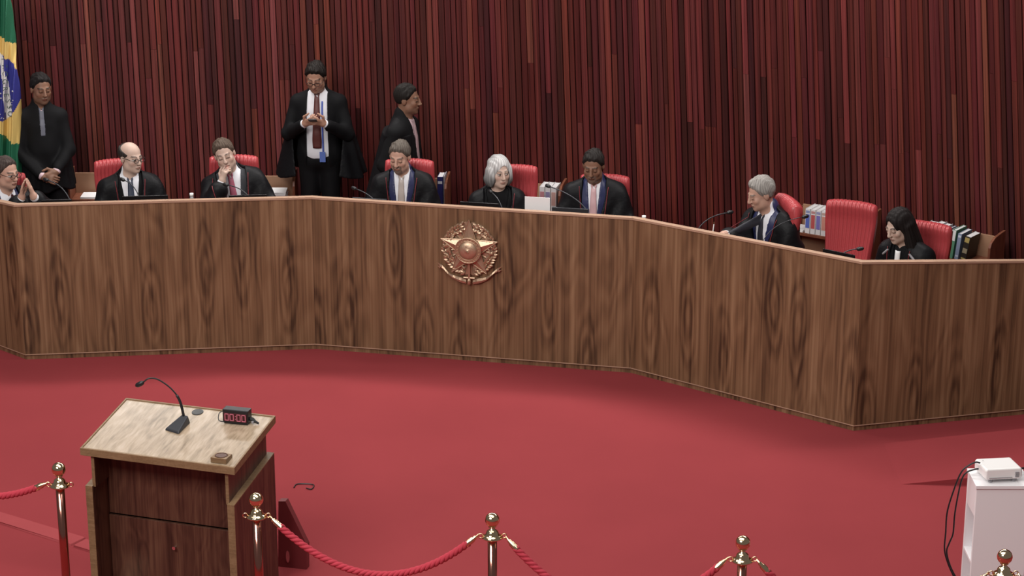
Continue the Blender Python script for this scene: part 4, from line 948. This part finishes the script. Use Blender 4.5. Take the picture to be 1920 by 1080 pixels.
def person(label, px, py, ztop, yaw, lean=0., roll=0., head=(0, 0, 0), st=None, arms=None, standing=False, group=None):
    """px,py: photo pixel of the crown, ztop its height above the court floor; angles in degrees"""
    st = dict(st or {}); fat = st.get('fat', 1.0); ww = st.get('w', 1.0)
    T = rotz(math.radians(yaw))@rotx(math.radians(lean))@roty(math.radians(roll))        # torso frame; lean>0 tips forward (towards -y)
    if lean: T = rotz(math.radians(yaw))@rotx(math.radians(lean))@roty(math.radians(roll))
    # head frame in torso coordinates: yaw relative to the torso, pitch>0 looks down, roll tilts sideways
    Rh_world = rotz(math.radians(yaw+head[0]))@rotx(math.radians(head[1]))@roty(math.radians(head[2])); Rh = T.T@Rh_world
    nb = np.array([0, .012, .575]); hc = nb+Rh@np.array([0, -.022, .150]); fr = (hc, Rh)
    crown = onz(px, py, ztop); hw_ = T@(hc+Rh@np.array([0, .02, .118])); origin = crown-hw_
    body = Sdf(); torso(body, fat, ww); head_sdf(body, fr, st)
    body.cap(nb, hc+Rh@np.array([0, .022, -.055]), .056, .053, .03); body.cap(hc+Rh@np.array([0, -.01, -.075]), nb+np.array([0, -.02, .0]), .042, .045, .03)
    A = {}
    for s, nm in ((-1, 'L'), (1, 'R')):            # L = the viewer's left
        sh = np.array([s*.172*ww, .015, .462]); a = (arms or {}).get(nm) or {}
        if 'wpx' in a: wx, wy, dd_ = a['wpx']; hp_ = T@hc+origin; a = dict(a); a['wr'] = T.T@(onplane(wx, wy, (0, hp_[1]-dd_), (0, 1))-origin)
        if 'epx' in a: wx, wy, dd_ = a['epx']; hp_ = T@hc+origin; a['el'] = T.T@(onplane(wx, wy, (0, hp_[1]-dd_), (0, 1))-origin)
        if 'hdw' in a: a['hd'] = T.T@np.array(a['hdw']); a['hn'] = T.T@np.array(a['hnw'])
        el = np.array(a.get('el', (s*.26*ww, -.07, .225))); wr = np.array(a.get('wr', (s*.16, -.30, .235)))
        body.cap(sh, el, .050, .042, .04); body.cap(el, wr, .041, .029, .02)
        hd = np.array(a.get('hd', wr-el)); hn = np.array(a.get('hn', (0, 0, -1.)))
        add_hand(body, wr, hd, hn, a.get('side', s), a.get('curl', .35), a.get('spread', 0), a.get('thumb', .5)); A[nm] = (sh, el, wr, hd)
    LEG = []
    for s in (-1, 1):
        hip = np.array([s*.085, 0, .0])
        if standing:
            stp = st.get('stride', 0)*s; kn = np.array([s*.095, -.015+stp*.5, -.44]); an = np.array([s*.10, .03+stp, -.86]); toe = an+np.array([s*.02, -.15, -.045])
        else: ky = st.get('knee', -.34); kn = np.array([s*.10, ky, .01]); an = np.array([s*.10, ky+.04, -.40]); toe = an+np.array([0, -.14, -.04])
        body.cap(hip, kn, .082, .056, .05); body.cap(kn, an, .054, .040, .03); body.cap(an, toe, .036, .026, .02); LEG.append((hip, kn, an, toe))
    V, F = body.mesh(.0050); C = paint_head(V, fr, st)
    root = quad_obj('person', V, F, M_skin, None, C)
    M = Matrix([[*T[i], origin[i]] for i in range(3)]+[[0, 0, 0, 1]]); root.matrix_world = M; tag(root, label, 'person', group)
    # ---------------- hair
    hs = st.get('hair', 'short'); hcol = st.get('hairc', (.02, .015, .012)); H = Sdf()
    def hl(P): return (P-fr[0].astype(np.float32))@fr[1].astype(np.float32)
    th = st.get('hairt', .011)
    if hs in ('short', 'bald'):
        H.ell((0, .017, .037), (.078+th*.4, .0965+th*.4, .0855+th*.6), 0, fr)
        ys = [-.12, -.085, -.055, -.03, .0, .03, .06, .12]; zs = st.get('hairline', [.106, .098, .070, .022, -.008, -.03, -.065, -.08])
        sx_ = (px*7 % 13)/13.0-.5
        def cut(P, d):
            q = hl(P); x, y, z = q[..., 0], q[..., 1], q[..., 2]
            lim = np.interp(y, ys, zs)+.016*np.clip((np.abs(x)-.022)/.03, 0, 1)*np.clip((-.05-y)/.03, 0, 1)+.0035*np.sin(x*170+2*sx_)+.002*np.sin(x*390+y*200)
            up_ = np.clip((z-lim)/.028, 0, 1); tuft = .0034*np.sin(x*58+sx_*9+y*30)*np.sin(y*62+sx_*5)+.0022*np.sin(x*150+y*60+3*np.sin(y*50))+.0012*np.sin(x*310+y*110)
            d = d-(th*.55+tuft)*up_+.0035*(1-up_)-.010*np.clip(1-np.abs(x-.03*np.sign(sx_))/.07, 0, 1)*np.clip((z-.07)/.05, 0, 1)*st.get('quiff', .5)
            d = np.maximum(d, (lim-z)*.8)
            if hs == 'bald':
                d = np.maximum(d, (z-np.interp(y, [-.06, .0, .06, .12], [.03, .055, .07, .10]))*.8); d = np.maximum(d, -(np.linalg.norm(q*np.array([1.0, .75, .0], np.float32), axis=-1)-.052))
            return d
        H.fn(cut)
    elif hs == 'bob':
        H.ell((0, .022, .040), (.089, .105, .094), 0, fr)
        for s in (-1, 1): H.ell((s*.072, -.015, -.035), (.035, .06, .085), .03, fr); H.ell((s*.055, .05, -.06), (.05, .05, .085), .03, fr)
        H.ell((0, .07, -.05), (.07, .045, .09), .03, fr)
        def cut(P, d):
            q = hl(P); wv = .0022*np.sin(q[..., 2]*60+q[..., 0]*90)+.0014*np.sin(q[..., 0]*260+q[..., 1]*120)
            e_ = (q-np.array([.014, -.125, -.030], np.float32))/np.array([.060, .108, .116], np.float32); face = (np.linalg.norm(e_, axis=-1)-1)*.06
            return np.maximum(d+wv, -face)
        H.fn(cut)
    elif hs == 'long':
        H.ell((0, .018, .042), (.088, .106, .097), 0, fr)
        for s in (-1, 1): H.cap((s*.068, .005, .0), (s*.085, .0, -.20), .034, .040, .03, fr); H.cap((s*.05, .06, .0), (s*.07, .075, -.26), .045, .048, .04, fr)
        H.cap((0, .08, -.02), (0, .10, -.26), .055, .055, .04, fr)
        def cut(P, d):
            q = hl(P); wv = .002*np.sin(q[..., 0]*220+q[..., 2]*15)+.0015*np.sin(q[..., 1]*220)
            e_ = (q-np.array([-.006, -.13, -.040], np.float32))/np.array([.064, .120, .140], np.float32); face = (np.linalg.norm(e_, axis=-1)-1)*.06
            return np.maximum(d+wv, -face)
        H.fn(cut)
    HV, HF_ = H.mesh(.0045); 
    if len(HV): quad_obj('hair', HV, HF_, M_hair, root, hair_cols(HV, fr, hcol, hs))
    # ---------------- glasses
    if st.get('glasses'):
        g = MB()
        for s in (-1, 1):
            pts = [(s*.032+.025*math.cos(t)*(1), -.106-.004*abs(math.cos(t)), .003+.017*math.sin(t)) for t in np.linspace(0, 2*math.pi, 17)]
            g.tube([fr[0]+fr[1]@np.array(p) for p in pts], .0023, 6); g.tube([fr[0]+fr[1]@np.array(p) for p in ((s*.056, -.108, .008), (s*.074, -.085, .010), (s*.086, .0, .012), (s*.084, .03, -.002))], .0022, 6)
        g.tube([fr[0]+fr[1]@np.array(p) for p in ((-.008, -.110, .006), (0, -.114, .009), (.008, -.110, .006))], .0022, 6); g.build('glasses', M_lens, root)
    if st.get('earring'):
        e = fr[0]+fr[1]@np.array([-.088, .005, -.048]); MB().lathe([(.002, -.012), (.007, -.006), (.008, 0), (.005, .007), (.001, .010)], 10, tuple(e)).build('earring', M_paper, root, smooth=True)
    # ---------------- shirt, tie
    sm_ = st.get('shirt', M_shirt); sh_ = Sdf(); torso(sh_, fat, ww, .008); nk = Rh@np.array([0, 0, 1.]); nk = (nk+np.array([0, 0, 1.])); nk /= np.linalg.norm(nk)
    sh_.cap(nb+np.array([0, .0, -.01]), nb+nk*(.075 if st.get('turtle') else .042), .068, .0605 if not st.get('turtle') else .060, .012)
    if not st.get('turtle'): sh_.fn(lambda P, d: np.maximum(d, -(np.maximum(np.abs(P[..., 0])-np.interp(P[..., 2], [.54, .545, .595], [-.03, 0, .032]), P[..., 1]+.035))))
    for nm in ('L', 'R'):
        a = (arms or {}).get(nm) or {}
        if a.get('cuff'): wr, el = A[nm][2], A[nm][1]; v = (wr-el)/np.linalg.norm(wr-el); sh_.cap(wr-v*.09, wr-v*.008, .040, .036, .0)
    SV, SF = sh_.mesh(.0065); quad_obj('shirt', SV, SF, sm_, root)
    def strip(S_, zs, xs0, xs1, lift, name, m, thick=.004):
        """band lying on a garment between two x(z) lines"""
        Vv = []
        for z, xa, xb in zip(zs, xs0, xs1):
            for t in np.linspace(0, 1, 5):
                x = xa+(xb-xa)*t; y = surf_y(S_, x, z); y = -.12 if y is None else y; Vv.append((x, y-lift-thick*math.sin(math.pi*t)*.8, z))
        nr = len(zs); Ff = [(i*5+j, i*5+j+1, (i+1)*5+j+1, (i+1)*5+j) for i in range(nr-1) for j in range(4)]
        o = mesh_obj(name, Vv, Ff, m, root, True); sdm = o.modifiers.new('t', 'SOLIDIFY'); sdm.thickness = .004; sdm.offset = 0; return o
    if st.get('tie') is not None:
        tm_ = tie_mat('tie_%s' % px, st['tie']); zs = np.concatenate([np.linspace(.572, .548, 5), np.linspace(.545, st.get('tiez', .10), 26)]); hw2 = np.interp(zs, [.10, .16, .545, .548, .56, .572], [.036, .040, .019, .021, .025, .020])
        kn = strip(sh_, zs, -hw2, hw2, .006, 'tie', tm_, .007)
    # ---------------- outer garments
    def sleeves(S_, r0, r1, r2, k=.045, e=.075):
        for nm in ('L', 'R'):
            sh, el, wr, hd = A[nm]; v = wr-el; S_.cap(sh, el, r0, r1, k); S_.cap(el, el+v*(1-e/max(np.linalg.norm(v), .1)), r1, r2*.9, k)
    def vcut(w0, w1, z0, z1, ymax=-.0):
        def f(P, d):
            wz = np.interp(P[..., 2], [z0, z1, z1+.06], [w0, w1, w1+.01]); c = np.maximum(np.maximum(np.abs(P[..., 0])-wz, P[..., 1]-ymax), z0-P[..., 2]); return np.maximum(d, -c*.9)
        return f
    def folds(amp, f1=46, f2=19):
        def f(P, d):
            x, y, z = P[..., 0], P[..., 1], P[..., 2]; ph = 5*np.sin(z*7+x*4)
            return d+amp*np.sin(f1*x+14*y+ph)*np.clip((.50-z)*3, .15, 1)+amp*.7*np.sin(f2*(y-x*.8)+9*z+2.3*np.sin(9*x))
        return f
    if not standing:
        jk = Sdf(); torso(jk, fat, ww, .018); jk.cap(nb+np.array([0, .012, -.03]), nb+np.array([0, .014, .028]), .078, .068, .02)
        jk.fn(vcut(.012, st.get('v', .062), .12, .56, .0)); JV, JF = jk.mesh(.0075); quad_obj('collar_band' if st.get('band') else 'jacket', JV, JF, st.get('band', M_suit), root)
        rb = Sdf(); torso(rb, fat*1.03, ww*1.04, .034); [rb.cap((0, .02, .515), (q*.165*ww, .02, .462), .080, .070, .05) for q in (-1, 1)]
        rb.ell((0, -.05, .02), (.25, .26, .13), .08)
        for s in (-1, 1): rb.ell((s*.215*ww, .01, .22), (.075, .10, .20), .08)
        v1 = st.get('vr', .098); rb.fn(vcut(.045, v1, .05, .56, .02)); sleeves(rb, .070, .082, .090, .035); rb.fn(folds(st.get('fold', .0085), 62, 27))
        if not st.get('nohole'): rb.fn(lambda P, d: np.maximum(d, -(np.maximum(np.linalg.norm(P[..., :2]-np.array([0, .0], np.float32), axis=-1)-.078, .50-P[..., 2]))))
        RV, RF = rb.mesh(.0085); quad_obj('robe', RV, RF, M_robe, root)
        if st.get('cord', True):
            for s in st.get('cordsides', (-1, 1)):
                zs = np.linspace(.55, .14, 30); pts = []
                for z in zs:
                    x = s*(np.interp(z, [.05, .56], [.045, v1])+.022); y = surf_y(rb, x, z)
                    if y is not None: pts.append((x, y-.010, z))
                if len(pts) > 4: MB().tube(pts, .0032, 6).build('red_cord', M_cord, root, smooth=True)
        if st.get('scarf'):
            zs = np.linspace(.54, .14, 24); o = strip(sh_, zs, np.full(24, -.022), np.full(24, .022), .014, 'lace_jabot', M_paper, .008)
            for s in (-1, 1):
                pts = [(s*(.09+.05*t), (surf_y(rb, s*(.09+.05*t), .53-.05*t) or -.05)-.004, .53-.05*t) for t in np.linspace(0, 1, 6)]; MB().tube(pts, .009, 6).build('lace_trim', M_greyvent, root, smooth=True)
        ptr = Sdf(); 
        for hip, kn, an, toe in LEG: ptr.cap(hip, kn, .10, .075, .03); ptr.cap(kn, an, .072, .065, .02)
        PV, PF_ = ptr.mesh(.014); quad_obj('trousers', PV, PF_, M_suit, root)
    else:
        jm = st.get('jacket', M_suit); jk = Sdf(); torso(jk, fat*1.02, ww, .020); jk.ell((0, .0, -.02), (.178*ww, .135, .16), .06); sleeves(jk, .066, .060, .050, .03, .035)
        jk.cap(nb+np.array([0, .014, -.03]), nb+np.array([0, .016, .026]), .080, .069, .02)
        jk.fn(folds(.003)); jk.fn(vcut(.012, st.get('v', .062), st.get('tiez', .12), .56, -.01) if not st.get('openjacket') else vcut(.10, st['v'], -.25, .56, -.01)); JV, JF = jk.mesh(.0075); quad_obj('suit_jacket', JV, JF, jm, root)
        ptr = Sdf(); ptr.ell((0, 0, -.02), (.180, .126, .10))
        for hip, kn, an, toe in LEG: ptr.cap(hip, kn, .098, .075, .05); ptr.cap(kn, an+np.array([0, 0, .02]), .074, .066, .03)
        ptr.fn(folds(.002)); PV, PF_ = ptr.mesh(.009); quad_obj('trousers', PV, PF_, M_suit, root)
        for hip, kn, an, toe in LEG:
            sh2 = Sdf(); sh2.cap(an+np.array([0, .03, -.03]), toe, .042, .036); sh2.cap(an, an+np.array([0, .0, .03]), .05, .05, .02); sh2.fn(lambda P, d, zz=an[2]: np.maximum(d, (zz-.078)-P[..., 2])); a_, b_ = sh2.mesh(.009); quad_obj('shoe', a_, b_, M_shoe, root)
        # cape: an open shell falling from the shoulders
        hem = st.get('hem', -.10); fl_ = st.get('flare', 1.0); cp_ = Sdf()
        [cp_.cap((0, .02, .525), (q*.165*ww, .02, .468), .084, .072, .04*(q > 0)) for q in (-1, 1)]; cp_.ell((0, .03, .2), (.42, .36, .5), op='u')
        cp_.ops = cp_.ops[:2]
        opn = st.get('open', .10)
        def cone(P, d):
            x, y, z = P[..., 0], P[..., 1]-.03, P[..., 2]; t = np.clip(.50-z, 0, .8); ph = np.arctan2(y, x)
            a = (.205*ww+t*.26*fl_)*(1+.045*np.clip(t*2, 0, 1)*np.sin(ph*11+3*np.sin(ph*3))); b = (.135+t*.17*fl_)*(1+.045*np.clip(t*2, 0, 1)*np.sin(ph*11+1))
            e = (np.sqrt((x/a)**2+(y/b)**2)-1)*np.minimum(a, b); e = np.maximum(e, z-.47+np.abs(x)*.15); k = .05; h = np.clip(.5+.5*(d-e)/k, 0, 1); d = d*(1-h)+e*h-k*h*(1-h)
            d = np.maximum(d, -(d+.022)); d = np.maximum(d, hem+.02*np.sin(ph*5)-z)
            wz = np.interp(z, [hem, .2, .48, .58], [opn*st.get('openlow', 1.9), opn*st.get('openmid', 1.25), opn, opn*.9]); c = np.maximum(np.abs(x-st.get('openx', 0))-wz, y+.0); d = np.maximum(d, -c*.9)
            return np.maximum(d, -(np.maximum(np.linalg.norm(P[..., :2]-np.array([0, .01], np.float32), axis=-1)-.078, .50-P[..., 2])))
        cp_.fn(cone); CV, CF = cp_.mesh(.009); quad_obj('cape', CV, CF, M_cape, root)
        if st.get('lanyard'):
            zs = np.linspace(.5, .06, 20)
            for s in (1,): strip(sh_, zs, np.interp(zs, [.06, .5], [.045, .040]), np.interp(zs, [.06, .5], [.057, .052]), .012, 'lanyard', M_navyblue, .002)
            y = surf_y(sh_, .05, .05) or -.12; box('badge', (.02, y-.022, -.02), (.07, y-.018, .07), M_badge, root, .001)
    return root, T, origin, A
M_navyblue = plain('lanyard_blue', (.05, .09, .40), .6); M_badge = plain('badge_blue', (.10, .16, .45), .4)
FAIR = (.50, .30, .23); TAN = (.40, .22, .155); BROWN = (.22, .115, .075); DARKER = (.19, .095, .062); PALE = (.56, .40, .33)
import time as _t; _t0 = _t.time()
person('robed person in glasses with joined hands before the mouth at far left', 10, 297, 1.54, 42, 14, 0, (12, 8, 0), dict(skin=FAIR, hairc=(.06, .045, .04), hair='short', hairline=[.120, .112, .085, .035, -.005, -.03, -.065, -.08], glasses=True, band=M_navy, browc=(.06, .05, .045), tie=(.10, .02, .03), v=.07, fat=1.08, knee=-.16),
       dict(L=dict(wpx=(40, 372, .20), epx=(22, 402, .14), hdw=(.22, -.05, 1.), hnw=(1, -.1, 0), side=1, curl=.05, cuff=1), R=dict(wpx=(64, 370, .20), epx=(86, 392, .02), hdw=(-.30, -.05, 1.), hnw=(-1, -.1, 0), side=-1, curl=.05, cuff=1)))
person('robed person in glasses and navy tie turned to the right', 243, 268, 1.60, 14, 4, 0, (34, 6, 0), dict(skin=PALE, hairc=(.035, .03, .028), hair='bald', glasses=True, tie=(.035, .045, .075), fat=1.1, w=1.04, v=.075, vr=.10, band=None) | {'band': M_suit})
person('robed person in a magenta tie resting the chin on one hand', 413, 264, 1.60, 4, 4, -9, (2, 8, -15), dict(skin=PALE, hairc=(.09, .065, .05), hair='short', tie=(.33, .08, .13), fat=1.06, w=1.06, v=.085, vr=.125, band=M_charcoal, browc=(.09, .06, .05), closed=True),
       dict(L=dict(wpx=(416, 341, .13), epx=(392, 392, .15), hdw=(.28, .05, 1.), hnw=(.75, .65, 0), side=1, curl=.62, cuff=1, thumb=.3)))
person('robed person with navy collar and beige tie reading at the bench', 748, 268, 1.62, -4, 6, 0, (-12, 16, 0), dict(skin=FAIR, hairc=(.10, .085, .072), hair='short', tie=(.42, .36, .33), goatee=.75, beardc=(.09, .07, .06), browc=(.07, .055, .045), closed=True, band=M_navy, fat=1.05, w=1.02, v=.062, vr=.105))
person('person in a black turtleneck and robe beside the white card', 935, 294, 1.56, 2, 4, 0, (20, 6, 0), dict(skin=PALE, hairc=(.34, .335, .335), hair='bob', shirt=M_suit, turtle=True, band=M_suit, browc=(.20, .17, .15), gaze=.004, w=.88, fat=.92, v=.09, vr=.115, cordsides=(1,), headw=.95))
person('robed person with navy collar and pale pink tie looking down', 1112, 285, 1.63, -8, 5, 0, (-6, 18, 0), dict(skin=BROWN, hairc=(.018, .015, .014), hair='short', tie=(.58, .36, .38), goatee=.5, beardc=(.16, .13, .12), closed=True, band=M_navy, w=1.04, fat=1.04, v=.05, vr=.095))
_, T7, O7, A7 = person('robed person leaning over to write at the right part of the bench', 1423, 336, 1.58, -50, 12, 0, (-24, 20, 0), dict(skin=FAIR, hairc=(.26, .245, .23), hair='short', hairt=.016, closed=True, band=M_navy, tie=(.02, .02, .03), browc=(.16, .13, .11), w=1.04, fat=1.05, v=.07, vr=.12, cordsides=(1, -1)),
       dict(L=dict(wpx=(1360, 440, .22), epx=(1385, 455, .02), hdw=(-1, -.35, .12), hnw=(.1, -.3, -1), side=1, curl=.55, cuff=1), R=dict(el=(.25, -.10, .20), wr=(.12, -.30, .20))))
person('robed person with a lace jabot looking down at the right end', 1682, 396, 1.50, -44, 12, 0, (-12, 22, 0), dict(skin=PALE, hairc=(.014, .011, .011), hair='long', shirt=M_suit, turtle=False, scarf=True, closed=True, band=M_suit, browc=(.03, .022, .02), w=.86, fat=.9, v=.05, vr=.075, earring=True, knee=-.2, headw=.95, jaw=.9))
# --- standing attendants
st1 = dict(skin=BROWN, hairc=(.012, .010, .010), hair='short', stubble=.35, shirt=M_pinkshirt, tie=(.12, .125, .16), tiez=.34, closed=True, open=.016, openlow=.1, openmid=.15, openx=.03, hem=-.14, flare=.42, w=.87, v=.020)
person('standing person in a closed black cape with clasped hands beside the flag', 75, 140, 2.02, 14, 0, 0, (16, 8, 0), st1,
       dict(L=dict(el=(-.20, -.05, .19), wr=(-.03, -.225, .015), hd=(.8, -.3, -.25), hn=(0, .9, -.2), side=1, curl=.5, cuff=1), R=dict(el=(.20, -.06, .19), wr=(.085, -.215, .05), hd=(-.8, -.35, -.45), hn=(0, 1, 0), side=-1, curl=.5, cuff=1)), True, 'standing people in black capes')
st2 = dict(skin=TAN, hairc=(.014, .011, .010), hair='short', hairt=.014, glasses=True, stubble=.25, tie=(.10, .025, .022), closed=True, open=.175, openlow=1.05, hem=-.16, flare=1.05, v=.085, openjacket=True, lanyard=True, w=1.04)
_, Tp, Op, Ap = person('standing person in cape, suit and glasses looking down at a phone', 590, 121, 2.05, -3, 0, 0, (-4, 24, 0), st2,
       dict(L=dict(el=(-.25, -.06, .21), wr=(-.085, -.26, .345), hd=(.55, -.45, .25), hn=(.6, .5, .6), side=1, curl=.5, cuff=1), R=dict(el=(.25, -.06, .21), wr=(.085, -.26, .345), hd=(-.55, -.45, .25), hn=(-.6, .5, .6), side=-1, curl=.5, cuff=1)), True, 'standing people in black capes')
st3 = dict(skin=BROWN, hairc=(.013, .011, .010), hair='short', stubble=.25, shirt=M_pinkshirt, tie=(.40, .28, .30), open=.075, openlow=2.4, hem=-.20, flare=.95, v=.05, stride=.16, closed=True)
person('person in a black cape walking to the right along the wall', 762, 160, 1.95, 70, 5, 0, (8, 5, 0), st3, dict(L=dict(el=(-.24, .06, .20), wr=(-.22, -.08, .0), hd=(0, -.3, -1), hn=(1, 0, 0), side=-1, curl=.4), R=dict(el=(.24, .06, .20), wr=(.22, -.08, .0), hd=(0, -.3, -1), hn=(-1, 0, 0), side=1, curl=.4)), True, 'standing people in black capes')
# phone held by the attendant, pen held by the writing man
def held(T, O, p): return O+T@np.array(p)
q = held(Tp, Op, (0, -.335, .385)); ph = empty('phone', tuple(q), math.radians(-3), 'black smartphone in the hands of the standing person in glasses', 'phone')
Rph = Matrix.Rotation(1.15, 4, 'X'); MB().box((-.036, -.004, -.07), (.036, .004, .07), Rph).build('case', M_blackplastic, ph, bevel=.004)
MB().box((-.032, .0045, -.064), (.032, .0055, .064), Rph).build('screen', plain('phone_screen', (.25, .28, .32), .2), ph)
q = O7+T7@A7['L'][2]+np.array([-.105, -.03, .005]); pn = empty('pen', tuple(q), 0, 'slim pen in the hand of the person writing', 'pen')
MB().tube([(0, 0, -.03), (.004, .004, .0), (.016, .012, .10)], [.0015, .004, .004], 8).build('barrel', M_paper, pn); MB().tube([(.014, .0105, .085), (.0163, .0122, .103)], .0045, 8).build('cap', M_gold, pn)
print('people', round(_t.time()-_t0, 1), 's')
